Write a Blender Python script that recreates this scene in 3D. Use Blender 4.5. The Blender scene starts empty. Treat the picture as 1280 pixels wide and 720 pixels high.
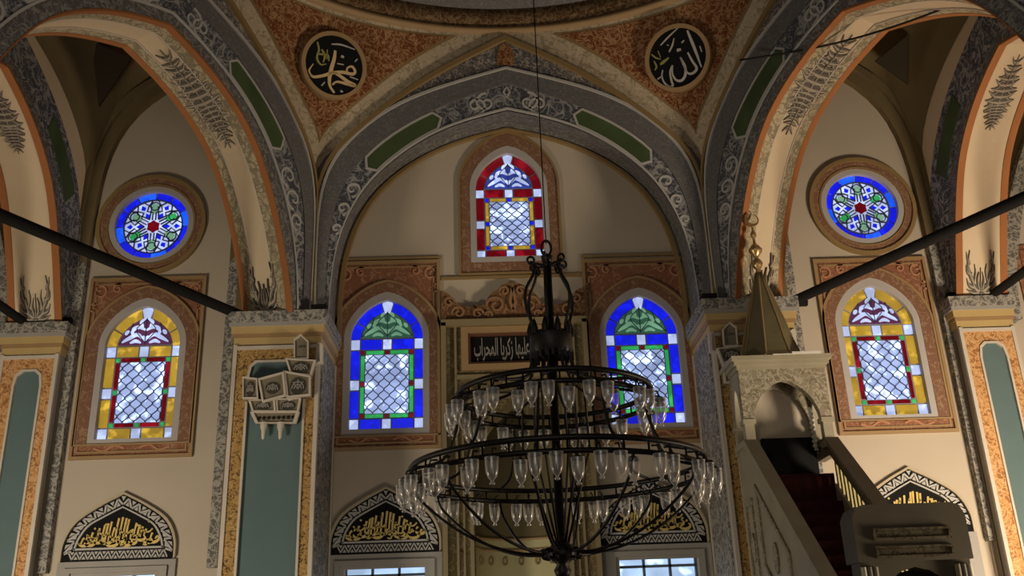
import bpy, math, random
from mathutils import Vector, Matrix
from mathutils.geometry import tessellate_polygon
S = bpy.context.scene; C = S.collection
PI = math.pi
# ------------------------------------------------------------------ camera
FPX, PITCH, YAW, ROLL = 1199.4, .363, .0246, -.0365
CAM = Vector((-.3964, -16., 1.6))
cp, sp, cy_, sy_ = math.cos(PITCH), math.sin(PITCH), math.cos(YAW), math.sin(YAW)
fw = Vector((sy_*cp, cy_*cp, sp)); rt = Vector((cy_, -sy_, 0)); up = rt.cross(fw)
r2 = rt*math.cos(ROLL)+up*math.sin(ROLL); u2 = -rt*math.sin(ROLL)+up*math.cos(ROLL)
cam = bpy.data.cameras.new('camera'); co = bpy.data.objects.new('camera', cam); C.objects.link(co)
m = Matrix((( r2.x, u2.x, -fw.x, CAM.x), (r2.y, u2.y, -fw.y, CAM.y), (r2.z, u2.z, -fw.z, CAM.z), (0, 0, 0, 1)))
co.matrix_world = m
cam.sensor_width = 36; cam.lens = FPX*36/1280; cam.clip_end = 200
S.camera = co
S.view_settings.view_transform = 'Standard'; S.view_settings.look = 'None'
S.view_settings.gamma = 1; S.view_settings.use_curve_mapping = False
S.view_settings.exposure = 0.0
# ------------------------------------------------------------------ world + lamps
w = bpy.data.worlds.new('world'); S.world = w; w.use_nodes = True
w.node_tree.nodes['Background'].inputs[0].default_value = (1., .93, .84, 1)
w.node_tree.nodes['Background'].inputs[1].default_value = .145
def area(name, loc, target, sx, sy, power, col):
    l = bpy.data.lights.new(name, 'AREA'); l.shape = 'RECTANGLE'; l.size = sx; l.size_y = sy; l.energy = power; l.color = col
    o = bpy.data.objects.new(name, l); C.objects.link(o); o.location = loc
    o.rotation_euler = (Vector(target)-Vector(loc)).to_track_quat('-Z', 'Y').to_euler(); return o
area('daylight_left_aisle', (-8.3, -7.0, .7), (-6.4, 0, 4.2), 1.6, 1.6, 400, (1., .89, .70))
area('daylight_right_aisle', (8.6, -6.6, .7), (6.9, 0, 3.6), 1.6, 1.6, 980, (1., .84, .63))
area('daylight_entrance', (-1.0, -18.5, 3.2), (-1.5, 0, 4.2), 5, 2.0, 78, (1., .92, .78))
area('fill_nave_floor', (-.9, -3.0, .3), (-.8, 0, 3.0), 3.6, 1.0, 52, (1., .90, .72))  # added fill low in the nave for the central wall, no source stands there
area('fill_high_left', (-2.5, -13.5, 6.5), (2, 0, 9), 1.6, 1.6, 20, (.98, .93, .88))  # added high fill for the upper arches and pendentives, no window there
# ------------------------------------------------------------------ helpers
def ray(px, py): return r2*((px-640)/FPX)+u2*((360-py)/FPX)+fw
def X(px, py, y):                      # point of the plane y = const
    d = ray(px, py); t = (y-CAM.y)/d.y; p = CAM+d*t; return (p.x, p.z)
def PX(px, py, x):                     # point of the plane x = const
    d = ray(px, py); t = (x-CAM.x)/d.x; p = CAM+d*t; return (p.y, p.z)
def tag(o, label=None, cat=None, group=None, kind=None):
    if label: o['label'] = label
    if cat: o['category'] = cat
    if group: o['group'] = group
    if kind: o['kind'] = kind
    return o
def empty(name, loc, label, cat, group=None, kind=None):
    o = bpy.data.objects.new(name, None); C.objects.link(o); o.location = loc; o.empty_display_size = .1
    return tag(o, label, cat, group, kind)
class MB:
    def __init__(s): s.v = []; s.f = []; s.mi = []; s.sm = []
    def add(s, vs, fs, mi=0, smooth=False):
        b = len(s.v); s.v += [tuple(v) for v in vs]
        for f in fs: s.f.append(tuple(b+i for i in f)); s.mi.append(mi); s.sm.append(smooth)
    def box(s, x0, x1, y0, y1, z0, z1, mi=0, M=None):
        vs = [(x, y, z) for x in (x0, x1) for y in (y0, y1) for z in (z0, z1)]
        if M: vs = [M(v[0], v[2], v[1]) for v in vs]
        s.add(vs, [(0, 1, 3, 2), (4, 6, 7, 5), (0, 4, 5, 1), (2, 3, 7, 6), (0, 2, 6, 4), (1, 5, 7, 3)], mi)
    def plate(s, outer, holes, d0, d1, M=None, mi=0, side=True):
        M = M or MF(0)
        loops = [outer]+list(holes)
        tri = tessellate_polygon([[Vector((a, b, 0)) for a, b in L] for L in loops])
        fl = [p for L in loops for p in L]
        n = len(fl)
        s.add([M(a, b, d0) for a, b in fl], tri, mi)
        s.add([M(a, b, d1) for a, b in fl], tri, mi)
        if side:
            for L in loops:
                k = len(L); vs = [M(a, b, d0) for a, b in L]+[M(a, b, d1) for a, b in L]
                s.add(vs, [(i, (i+1) % k, k+(i+1) % k, k+i) for i in range(k)], mi)
    def band(s, A, B, d0, d1, M=None, mi=0, closed=False):
        M = M or MF(0); n = len(A)
        vs = []
        for a, b in zip(A, B): vs += [M(a[0], a[1], d0), M(b[0], b[1], d0), M(b[0], b[1], d1), M(a[0], a[1], d1)]
        fs = []
        for i in range(n if closed else n-1):
            j = (i+1) % n
            for k in range(4): fs.append((4*i+k, 4*i+(k+1) % 4, 4*j+(k+1) % 4, 4*j+k))
        if not closed: fs += [(0, 1, 2, 3), (4*n-4, 4*n-3, 4*n-2, 4*n-1)]
        s.add(vs, fs, mi)
    def tube(s, pts, r, seg=6, mi=0, closed=False):
        pts = [Vector(p) for p in pts]; n = len(pts); vs = []; prev = None
        for i, p in enumerate(pts):
            a = pts[(i-1) % n] if (i or closed) else p; b = pts[(i+1) % n] if (i < n-1 or closed) else p
            t = (b-a).normalized()
            if prev is None:
                ref = Vector((0, 0, 1)) if abs(t.z) < .9 else Vector((1, 0, 0)); u = t.cross(ref).normalized()
            else: u = (prev-t*prev.dot(t)).normalized()
            prev = u; v = t.cross(u); rr = r(i/(n-1)) if callable(r) else r
            for k in range(seg):
                c = 2*PI*k/seg; vs.append(p+u*(math.cos(c)*rr)+v*(math.sin(c)*rr))
        fs = []
        for i in range(n if closed else n-1):
            j = (i+1) % n
            for k in range(seg): fs.append((seg*i+k, seg*i+(k+1) % seg, seg*j+(k+1) % seg, seg*j+k))
        if not closed: fs += [tuple(range(seg)), tuple(range(seg*(n-1), seg*n))]
        s.add(vs, fs, mi, True)
    def lathe(s, prof, c, seg=16, mi=0, smooth=True, rot=0):
        vs = []
        for r, z in prof:
            for k in range(seg): a = 2*PI*k/seg+rot; vs.append((c[0]+r*math.cos(a), c[1]+r*math.sin(a), c[2]+z))
        fs = [(seg*i+k, seg*i+(k+1) % seg, seg*(i+1)+(k+1) % seg, seg*(i+1)+k) for i in range(len(prof)-1) for k in range(seg)]
        s.add(vs, fs, mi, smooth)
    def ribbon(s, pts, wd, d0, d1, M=None, mi=0):
        n = len(pts); A = []; B = []
        for i in range(n):
            a = Vector(pts[max(i-1, 0)]); b = Vector(pts[min(i+1, n-1)]); t = b-a
            if t.length < 1e-9: t = Vector((1, 0))
            t.normalize(); nn = Vector((-t.y, t.x)); ww = (wd(i/(n-1)) if callable(wd) else wd)/2; p = Vector(pts[i])
            A.append(tuple(p+nn*ww)); B.append(tuple(p-nn*ww))
        s.band(A, B, d0, d1, M, mi)
    def build(s, name, mats, parent=None):
        me = bpy.data.meshes.new(name); me.from_pydata(s.v, [], s.f)
        for mt in (mats if isinstance(mats, (list, tuple)) else [mats]): me.materials.append(mt)
        for p, i, k in zip(me.polygons, s.mi, s.sm): p.material_index = i; p.use_smooth = k
        me.update()
        o = bpy.data.objects.new(name, me); C.objects.link(o)
        if parent is not None:
            o.parent = parent; o.matrix_parent_inverse = Matrix.Translation(-parent.location) if parent.type == 'EMPTY' else Matrix.Identity(4)
        return o
def MF(y0, sx=1):                      # plane parallel to the back wall
    return lambda s, z, d: (sx*s, y0+d, z)
def MS(x0, sx=1):                      # plane x = const: s runs along y
    return lambda s, z, d: (sx*(x0-d), s, z)
def MH(k, sx=1):                       # side k of the hexagon under the dome; s = -3.33..3.33
    a = math.radians(60*k)
    cx, cy = 0, -6.98
    nx, ny = -math.sin(a), math.cos(a)  # outward
    tx, ty = math.cos(a), math.sin(a)
    return lambda s, z, d: (sx*(cx+nx*(5.78+d)+tx*s), cy+ny*(5.78+d)+ty*s, z)
def spline(pts, n=12):
    P = [Vector(p) for p in pts]; P = [P[0]*2-P[1]]+P+[P[-1]*2-P[-2]]; out = []
    for i in range(1, len(P)-2):
        for k in range(n):
            t = k/n; a, b, c, d = P[i-1], P[i], P[i+1], P[i+2]
            out.append(tuple(.5*((2*b)+(c-a)*t+(2*a-5*b+4*c-d)*t*t+(3*b-a-3*c+d)*t**3)))
    out.append(tuple(P[-2])); return out
def resample(pts, n):
    P = [Vector(p) for p in pts]; L = [0]
    for a, b in zip(P, P[1:]): L.append(L[-1]+(b-a).length)
    out = []; j = 0
    for i in range(n):
        t = L[-1]*i/(n-1)
        while j < len(L)-2 and L[j+1] < t: j += 1
        f = (t-L[j])/max(L[j+1]-L[j], 1e-9); out.append(tuple(P[j].lerp(P[j+1], min(f, 1))))
    return out
def half(pts, n=30):                   # right half from springing to apex -> full symmetric curve, left to right
    h = resample(spline(pts), n)
    for _ in range(8): h = [h[0]]+[((a[0]+2*c[0]+d[0])/4, (a[1]+2*c[1]+d[1])/4) for a, c, d in zip(h, h[1:], h[2:])]+[h[-1]]
    return [(-a, b) for a, b in h]+[(a, b) for a, b in reversed(h[:-1])]
def mix(A, B, t): return [(a[0]+(b[0]-a[0])*t, a[1]+(b[1]-a[1])*t) for a, b in zip(A, B)]
def arch(hw, z0, zs, za, n=24, sh=.55, cx=0):    # pointed arch outline, closed at the bottom
    R = []
    for i in range(n+1):
        t = i/n; x = hw*(1-t**1.9)**.68 if t < 1 else 0
        R.append((x, zs+(za-zs)*t))
    pts = [(cx+hw, z0)]+[(cx+x, z) for x, z in R]+[(cx-x, z) for x, z in reversed(R[:-1])]+[(cx-hw, z0)]
    return pts
def circ(cx, cz, r, n=48, r_z=None): return [(cx+r*math.cos(2*PI*i/n), cz+(r_z or r)*math.sin(2*PI*i/n)) for i in range(n)]
def rect(x0, x1, z0, z1): return [(x0, z0), (x1, z0), (x1, z1), (x0, z1)]
# ------------------------------------------------------------------ materials
MT = {}
def mat(name, col, rough=.75, metal=0, bump=0, vary=.12, scale=3):
    m = bpy.data.materials.new(name); m.use_nodes = True; nt = m.node_tree; b = nt.nodes['Principled BSDF']
    b.inputs['Roughness'].default_value = rough; b.inputs['Metallic'].default_value = metal
    if rough > .7 and not metal: b.inputs['Specular IOR Level'].default_value = .2
    tc = nt.nodes.new('ShaderNodeTexCoord'); n = nt.nodes.new('ShaderNodeTexNoise'); n.inputs['Scale'].default_value = scale; n.inputs['Detail'].default_value = 5
    nt.links.new(tc.outputs['Object'], n.inputs['Vector'])
    mx = nt.nodes.new('ShaderNodeMix'); mx.data_type = 'RGBA'
    mx.inputs[6].default_value = tuple(c*(1-vary) for c in col)+(1,); mx.inputs[7].default_value = tuple(min(1, c*(1+vary)) for c in col)+(1,)
    nt.links.new(n.outputs['Fac'], mx.inputs[0]); nt.links.new(mx.outputs[2], b.inputs['Base Color'])
    if bump:
        bp = nt.nodes.new('ShaderNodeBump'); bp.inputs['Strength'].default_value = bump; bp.inputs['Distance'].default_value = .02
        nt.links.new(n.outputs['Fac'], bp.inputs['Height']); nt.links.new(bp.outputs[0], b.inputs['Normal'])
    MT[name] = m; return m
def orn(name, base, line, scale=4, wd=.035, line2=None, scale2=None, wd2=.03, dist=.6, rough=.8):
    """painted arabesque: winding vine lines are the contour lines of two noises"""
    m = bpy.data.materials.new(name); m.use_nodes = True; nt = m.node_tree; b = nt.nodes['Principled BSDF']; L = nt.links.new
    b.inputs['Roughness'].default_value = rough; b.inputs['Specular IOR Level'].default_value = .22
    tc = nt.nodes.new('ShaderNodeTexCoord')
    cur = None
    col = base
    def layer(prev, c, sc, w_, seed):
        n = nt.nodes.new('ShaderNodeTexNoise'); n.noise_dimensions = '4D'; n.inputs['W'].default_value = seed
        n.inputs['Scale'].default_value = sc; n.inputs['Detail'].default_value = 1.0; n.inputs['Distortion'].default_value = dist
        L(tc.outputs['Object'], n.inputs['Vector'])
        s = nt.nodes.new('ShaderNodeMath'); s.operation = 'SUBTRACT'; L(n.outputs['Fac'], s.inputs[0]); s.inputs[1].default_value = .5
        a = nt.nodes.new('ShaderNodeMath'); a.operation = 'ABSOLUTE'; L(s.outputs[0], a.inputs[0])
        r = nt.nodes.new('ShaderNodeMapRange'); L(a.outputs[0], r.inputs[0]); r.inputs[1].default_value = w_*.55; r.inputs[2].default_value = w_*1.2
        r.inputs[3].default_value = 1; r.inputs[4].default_value = 0
        mx = nt.nodes.new('ShaderNodeMix'); mx.data_type = 'RGBA'; L(r.outputs[0], mx.inputs[0])
        if prev is None: mx.inputs[6].default_value = base+(1,)
        else: L(prev, mx.inputs[6])
        mx.inputs[7].default_value = c+(1,); return mx.outputs[2]
    o = layer(None, line, scale, wd, 1.3)
    o = layer(o, line2 or line, scale2 or scale*1.9, wd2, 7.7)
    L(o, b.inputs['Base Color']); MT[name] = m; return m
def emi(name, col, st=1., spots=0, sc=12):
    m = bpy.data.materials.new(name); m.use_nodes = True; nt = m.node_tree; b = nt.nodes['Principled BSDF']; L = nt.links.new
    b.inputs['Base Color'].default_value = tuple(c*.3 for c in col)+(1,); b.inputs['Roughness'].default_value = .2
    b.inputs['Emission Color'].default_value = col+(1,); b.inputs['Emission Strength'].default_value = st
    tc = nt.nodes.new('ShaderNodeTexCoord'); n = nt.nodes.new('ShaderNodeTexNoise'); n.inputs['Scale'].default_value = 2.2; L(tc.outputs['Object'], n.inputs['Vector'])
    r = nt.nodes.new('ShaderNodeMapRange'); L(n.outputs['Fac'], r.inputs[0]); r.inputs[1].default_value = .3; r.inputs[2].default_value = .7
    r.inputs[3].default_value = st*.72; r.inputs[4].default_value = st*1.3
    out = r.outputs[0]
    if spots:
        n2 = nt.nodes.new('ShaderNodeTexNoise'); n2.inputs['Scale'].default_value = sc; L(tc.outputs['Object'], n2.inputs['Vector'])
        r2_ = nt.nodes.new('ShaderNodeMapRange'); L(n2.outputs['Fac'], r2_.inputs[0]); r2_.inputs[1].default_value = .53; r2_.inputs[2].default_value = .66
        r2_.inputs[3].default_value = 0; r2_.inputs[4].default_value = spots
        a = nt.nodes.new('ShaderNodeMath'); L(out, a.inputs[0]); L(r2_.outputs[0], a.inputs[1]); out = a.outputs[0]
    L(out, b.inputs['Emission Strength']); MT[name] = m; return m
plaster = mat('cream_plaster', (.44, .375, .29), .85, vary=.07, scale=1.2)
soffitc = mat('cream_soffit_paint', (.58, .46, .31), .8, vary=.06, scale=1.5)
reveal = mat('grey_plaster_reveal', (.40, .37, .35), .85)
orange = mat('burnt_orange_paint', (.30, .118, .040), .75)
goldp = mat('ochre_gold_moulding', (.30, .19, .085), .55)
dgold = mat('dull_gold_moulding', (.24, .155, .06), .6)
cream = mat('pale_moulding', (.50, .44, .36), .7)
cornice = mat('yellow_cornice', (.45, .32, .13), .65)
grey = mat('grey_stone_trim', (.30, .28, .25), .8)
greytrim = mat('light_grey_line', (.42, .40, .37), .8)
bluep = mat('slate_blue_panel', (.095, .142, .142), .8, vary=.08)
green = mat('dark_green_panel', (.060, .088, .035), .85, vary=.5, scale=1.6)
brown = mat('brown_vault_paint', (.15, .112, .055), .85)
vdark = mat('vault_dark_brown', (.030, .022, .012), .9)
dark = mat('dark_void', (.015, .012, .010), .9)
iron = mat('black_iron', (.016, .014, .012), .45, .6, vary=.3, scale=20)
rodm = mat('dark_rod_iron', (.007, .006, .005), .85, 0, vary=.3, scale=10)
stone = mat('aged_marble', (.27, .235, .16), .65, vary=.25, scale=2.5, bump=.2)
sdark = mat('darker_marble', (.17, .14, .09), .7, vary=.25, scale=3)  # darker, mottled marble tone
whitem = mat('white_marble', (.58, .56, .50), .5)
redcarpet = mat('dark_red_carpet', (.035, .006, .005), .95)
leadm = mat('window_lead', (.05, .06, .11), .6)
tracery = mat('plaster_tracery', (.22, .21, .24), .8)
black = mat('black_lacquer', (.006, .006, .006), .7)
black.node_tree.nodes['Principled BSDF'].inputs['Specular IOR Level'].default_value = .12
rodm.node_tree.nodes['Principled BSDF'].inputs['Specular IOR Level'].default_value = .15
goldl = mat('gold_leaf', (.62, .45, .14), .4, .35)
goldw = mat('pale_gold_leaf', (.60, .43, .22), .45, .1)
whitel = mat('silvery_paint', (.40, .37, .33), .5)
ygl = mat('olive_gold_paint', (.26, .25, .07), .5)
spirem = mat('bronze_green_spire', (.15, .125, .065), .5, .25, vary=.4, scale=4)
metalg = mat('gilt_finial', (.55, .38, .16), .3, .8)
M_lace = orn('grey_lace_border', (.115, .11, .10), (.36, .33, .27), 7, .05, (.28, .26, .23), 13, .045)
M_facel = orn('slate_lace_band', (.10, .093, .085), (.26, .24, .21), 8, .04, (.16, .155, .155), 15, .05)
M_fol = orn('slate_foliage_band', (.062, .064, .075), (.30, .29, .27), 3.2, .045, (.20, .20, .21), 7.5, .04, dist=1.6)
M_fol2 = orn('grey_foliage_spandrel', (.17, .145, .12), (.33, .29, .24), 4.2, .05, (.07, .07, .09), 8, .05, dist=1.5)
M_slate = orn('slate_plain_band', (.135, .125, .115), (.18, .17, .16), 10, .03, (.10, .10, .11), 22, .04)
M_pend = orn('cream_pendentive_border', (.44, .35, .235), (.30, .24, .15), 5, .04, (.50, .41, .29), 9, .03)
M_rust = orn('rust_arabesque_relief', (.15, .042, .012), (.36, .21, .10), 5.2, .055, (.25, .12, .05), 9, .04, dist=1.8)
M_frame = orn('rust_window_surround', (.24, .100, .055), (.33, .18, .105), 4.5, .035, (.21, .09, .045), 10, .04, dist=1.2)
M_frame2 = orn('brown_window_surround', (.20, .10, .058), (.30, .19, .12), 6, .035, (.20, .10, .055), 12, .04, dist=1.2)
M_gold = orn('gold_vine_border', (.34, .195, .062), (.10, .055, .018), 7, .045, (.44, .28, .10), 13, .04, dist=1.6)
M_goldo = orn('orange_vine_border', (.46, .23, .085), (.28, .12, .04), 8, .05, (.55, .33, .15), 13, .05)
M_soff = orn('cream_lace_border', (.40, .34, .22), (.20, .17, .11), 6, .05, (.26, .21, .13), 13, .05)
M_mih = orn('olive_gold_mihrab_border', (.145, .11, .055), (.24, .19, .10), 7, .04, (.12, .09, .04), 13, .05)
M_crest = orn('carved_brown_crest', (.16, .08, .036), (.26, .15, .07), 5.5, .05, (.12, .05, .02), 11, .04, dist=1.5)
M_ring = orn('brown_inscription_band', (.11, .052, .022), (.25, .17, .09), 7, .05, (.20, .13, .06), 13, .04)
M_stonep = orn('carved_marble_relief', (.22, .19, .13), (.16, .13, .085), 6, .04, (.33, .29, .21), 11, .04)
E_blue = emi('blue_glass', (.006, .012, .70), .9, .5, 7)
E_lblue = emi('light_blue_glass', (.01, .09, .85), 1.0, .5, 7)
E_red = emi('red_glass', (.12, .002, .006), .9, 1.4, 3)
E_yel = emi('amber_glass', (.40, .25, .030), .85, 1.0, 5)
E_grn = emi('green_glass', (.03, .40, .10), .75, .5, 7)
E_pgrn = emi('pale_green_glass', (.20, .42, .27), .7)
E_pur = emi('purple_glass', (.10, .025, .075), .8)
E_white = emi('frosted_glass', (.42, .50, .78), .95, .6, 5)
E_latt = emi('clear_lattice_glass', (.36, .46, .80), .85, 2.2, 6)
E_ora = emi('orange_glass', (.8, .25, .02), .9)
E_day = emi('daylight_pane', (.50, .70, 1.), .9, 1.5, 3)
def glassmat():
    m = bpy.data.materials.new('cup_glass'); m.use_nodes = True; nt = m.node_tree; nt.nodes.clear(); L = nt.links.new
    o = nt.nodes.new('ShaderNodeOutputMaterial'); t = nt.nodes.new('ShaderNodeBsdfTransparent'); g = nt.nodes.new('ShaderNodeBsdfGlossy')
    g.inputs['Roughness'].default_value = .22; g.inputs['Color'].default_value = (1, .97, .92, 1); t.inputs['Color'].default_value = (.9, .9, .88, 1)
    d = nt.nodes.new('ShaderNodeBsdfDiffuse'); d.inputs['Color'].default_value = (1, .97, .92, 1)
    m1 = nt.nodes.new('ShaderNodeMixShader'); m1.inputs[0].default_value = .55; L(g.outputs[0], m1.inputs[1]); L(d.outputs[0], m1.inputs[2])
    lw = nt.nodes.new('ShaderNodeLayerWeight'); lw.inputs['Blend'].default_value = .35
    r = nt.nodes.new('ShaderNodeMapRange'); L(lw.outputs['Facing'], r.inputs[0]); r.inputs[1].default_value = .15; r.inputs[2].default_value = .9; r.inputs[3].default_value = .20; r.inputs[4].default_value = 1
    mm = nt.nodes.new('ShaderNodeMixShader'); L(r.outputs[0], mm.inputs[0]); L(t.outputs[0], mm.inputs[1]); L(m1.outputs[0], mm.inputs[2]); L(mm.outputs[0], o.inputs[0]); return m
cupm = glassmat()
# ------------------------------------------------------------------ room shell
def struct(mb, name, mt): return tag(mb.build(name, mt), kind='structure')
b = MB(); b.box(-13, 13, -22, 2, -.2, 0); struct(b, 'floor', mat('red_carpet_floor', (.16, .035, .025), .95))
# holes in the back wall: niche and windows
def wa(cx, z0, hw=.635, H=1.62, A=.72): return arch(hw, z0, z0+H, z0+H+A, cx=cx)
WZ = 5.2
holes = [rect(-.74, .74, .3, 5.55), wa(-2.22, WZ), wa(2.24, WZ-.05), arch(.615, 8.28, 9.68, 10.42), rect(-2.86, -1.5, .9, 3.0), rect(1.50, 2.86, .9, 3.0)]
b = MB(); b.plate(rect(-4.5, 4.5, 0, 12.2), holes, 0, .45, MF(0)); struct(b, 'wall_back', plaster)
for sx, nm, cxw in ((-1, 'wall_back_left', 6.33), (1, 'wall_back_right', 6.30)):
    b = MB(); b.plate([(sx*a, z) for a, z in rect(4.5, 12.9, 0, 12.9)], [wa(sx*cxw, 5.1), circ(sx*6.40, 8.96, .66), [(sx*a, z) for a, z in rect(5.70, 7.05, .9, 3.0)]], -.3, .2, MF(0)); struct(b, nm, plaster)
b = MB(); b.box(-13, -12.8, -22, .5, 0, 13.2); struct(b, 'wall_left', plaster)
b = MB(); b.box(12.8, 13, -22, .5, 0, 13.2); struct(b, 'wall_right', plaster)
# ceiling slab around the hexagon + dome shell
hexp = [(6.4*math.cos(math.radians(60*k)), -6.98+6.4*math.sin(math.radians(60*k))) for k in range(6)]
b = MB()
hx = [(6.1*math.cos(2*PI*k/48), -6.98+6.1*math.sin(2*PI*k/48)) for k in range(48)]
b.plate([(-13, -22), (13, -22), (13, 1), (-13, 1)], [hx], 13.25, 13.45, lambda s, z, d: (s, z, d)); struct(b, 'ceiling', brown)
b = MB(); b.lathe([(5.35, 13.1)]+[(5.35*math.cos(t), 13.2+4.6*math.sin(t)) for t in [i*PI/2/14 for i in range(15)]], (0, -6.98, 0), 64)
struct(b, 'ceiling_dome', M_fol)
# drum mouldings of the dome
def ring(profile, name, mt, parent=None):
    b = MB(); b.lathe(profile, (0, -6.98, 0), 96); return b.build(name, mt, parent)
dr = empty('dome_ring', (0, -1.2, 12.3), 'round brown dome ring moulding running above the pointed front arch', 'moulding')
ring([(5.86, 12.22), (5.72, 12.24), (5.72, 12.33), (5.86, 12.35)], 'cream_lip', goldp, dr)
ring([(5.80, 12.34), (5.76, 12.40), (5.70, 12.70), (5.80, 12.72)], 'lettered_band', M_ring, dr)
ring([(5.72, 12.70), (5.58, 12.74), (5.52, 12.86), (5.50, 12.92), (5.6, 12.94)], 'pale_band', M_slate, dr)
ring([(5.6, 12.92), (5.35, 12.95), (5.33, 13.15)], 'dark_band', M_ring, dr)
# strokes of the inscription on the ring
b = MB(); rnd = random.Random(4)
for i in range(260):
    a = 2*PI*i/260; r = 5.755; z0 = 12.42+rnd.random()*.05; z1 = z0+.12+rnd.random()*.14; da = rnd.uniform(-.006, .012)
    def pp(a_, z, r_=None): rr = 5.765-(z-12.4)*.2; return (rr*math.sin(a_), -6.98+rr*math.cos(a_), z)
    b.tube([pp(a, z0), pp(a+da*.3, (z0+z1)/2), pp(a+da, z1)], .008, 4)
    if i % 3 == 0: b.tube([pp(a-.014, z0+.03), pp(a, z0-.02), pp(a+.014, z0+.02)], .009, 4)
b.build('inscription', dgold, dr)
# ------------------------------------------------------------------ great arches of the hexagon
Nn = [(2.9, 6.80), (2.86, 7.0), (2.71, 7.58), (2.42, 8.40), (2.09, 9.05), (1.85, 9.43), (1.3, 9.88), (.8, 10.15), (.3, 10.34), (0, 10.42)]
Nf = [(3.03, 6.80), (3.01, 7.5), (2.93, 8.1), (2.75, 8.65), (2.45, 9.2), (1.88, 9.76), (1.23, 10.2), (.5, 10.45), (0, 10.58)]
Nb = [(3.12, 6.80), (3.13, 7.6), (3.06, 8.4), (2.75, 9.3), (2.15, 10.02), (1.28, 10.56), (.5, 10.82), (0, 10.93)]
L1 = [(2.99, 6.80), (2.95, 7.3), (2.83, 7.95), (2.50, 8.80), (1.95, 9.62), (1.3, 10.12), (.5, 10.48), (0, 10.60)]
C2 = [(3.10, 6.80), (3.09, 8.0), (3.01, 8.77), (2.72, 9.50), (2.04, 10.2), (1.1, 10.72), (0, 11.13)]
C1 = [(3.26, 6.80), (3.28, 8.4), (3.26, 9.08), (3.13, 9.65), (2.83, 10.04), (2.09, 10.72), (1.1, 11.13), (0, 11.46)]
C0 = [(3.31, 6.80), (3.32, 9.0), (3.29, 9.60), (2.84, 10.11), (1.9, 10.97), (1.04, 11.56), (0, 12.12)]
def dpt(pts, f): return [(a+f, z) for a, z in pts]
cNn, cNf, cNb, cL1, cC2, cC1, cC0 = [half(p) for p in (Nn, Nf, Nb, L1, C2, C1, C0)]
OUT = half([(3.42, 6.8), (3.42, 9.6), (3.4, 11.2), (2.2, 12.1), (1.1, 12.3), (0, 12.35)])
def sub(A, B, i0, i1, t0, t1, cusp=.0):
    a = mix(A, B, t0)[i0:i1]; c = mix(A, B, t1)[i0:i1]; return a, c
def ornament_side(parent, M, inner, cL1=None, lace=True):
    """painted bands on the face of one big arch"""
    cL1 = cL1 or globals()['cL1']
    if lace: b = MB(); b.band(inner, cL1, -.015, .02, M); b.build('lace_band', M_facel, parent)
    b = MB(); b.band(cL1, cC2, -.03, .02, M); b.build('foliage_band', M_fol, parent)
    b = MB(); b.band(cC2, cC1, -.055, .02, M); b.build('slate_band', M_slate, parent)
    k0 = 20 
    b = MB(); b.band(cC1, mix(cC1, cC0, .93), -.035, .02, M); b.build('outer_foliage', M_fol2, parent)
    b = MB(); b.band(mix(cC1, cC2, -.0), mix(cC1, cC2, .12), -.085, .02, M)
    b.band(mix(cL1, cC2, .0), mix(cL1, cC2, .07), -.06, .02, M); b.build('light_line', greytrim, parent)
    o = [(a*1.0, z+.0) for a, z in cC0]
    b = MB(); b.band([(a*.992, z-.10) for a, z in cC0], [(a, z+.0) for a, z in cC0], -.10, .02, M); b.build('gold_moulding', dgold, parent)
    for s in (0, 1):
        i0, i1 = 15, 23
        if s: i0, i1 = 59-23, 59-15
        A, B = sub(cL1, cC2, i0, i1, .16, .86)
        # cusped ends
        b = MB(); poly = A+[tuple((Vector(A[-1])+Vector(B[-1]))/2+(Vector(A[-1])-Vector(A[-2]))*.55)]+B[::-1]+[tuple((Vector(A[0])+Vector(B[0]))/2+(Vector(A[0])-Vector(A[1]))*.55)]
        b.plate(poly, [], -.045, 0, M); p = b.build('green_panel', green, parent)
        b = MB(); pts = [Vector(q) for q in poly]; cc = sum(pts, Vector((0, 0)))/len(pts)
        outl = []
        n = len(poly)
        for i in range(n):
            t = (pts[(i+1) % n]-pts[i-1]).normalized(); nn = Vector((t.y, -t.x))
            outl.append(tuple(pts[i]+nn*.045))
        outi = [tuple(q) for q in pts]
        b.band(outi, outl, -.052, 0, M, closed=True); q = b.build('panel_outline', greytrim, p)
    # scrolls flanking the panels and the crown
    b = MB()
    mid = mix(cL1, cC2, .5)
    def scroll(c, r, turn, flip, rot):
        pts = []
        for i in range(22):
            t = i/21; a = rot+flip*turn*2*PI*t; rr = r*(1-.82*t); pts.append((c[0]+rr*math.cos(a), c[1]+rr*math.sin(a)))
        b.ribbon(pts, lambda t: .045*(1-.4*t), -.045, 0, M)
    for i in (8, 10, 12, 26, 27.6):
        for s in (1, -1):
            j = int(i); q = mid[j]; q = (q[0] if s > 0 else -q[0], q[1])
            wv = (Vector(cL1[j])-Vector(cC2[j])).length
            scroll(q, min(.2, wv*.42), 1.15, s, PI/2 if j % 2 else -PI/2)
    b.ribbon([(0, 10.86), (-.06, 10.95), (0, 11.05), (.06, 10.95), (0, 10.86)], .03, -.05, 0, M)
    b.build('scroll_paint', greytrim, parent)
    # crown cartouche in the outer band
    b = MB(); cx = arch(.15, 11.52, 11.7, 11.98, cx=0); b.plate([(a, z) for a, z in cx], [], -.06, 0, M); b.build('crown_cartouche', M_rust, parent)
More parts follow.
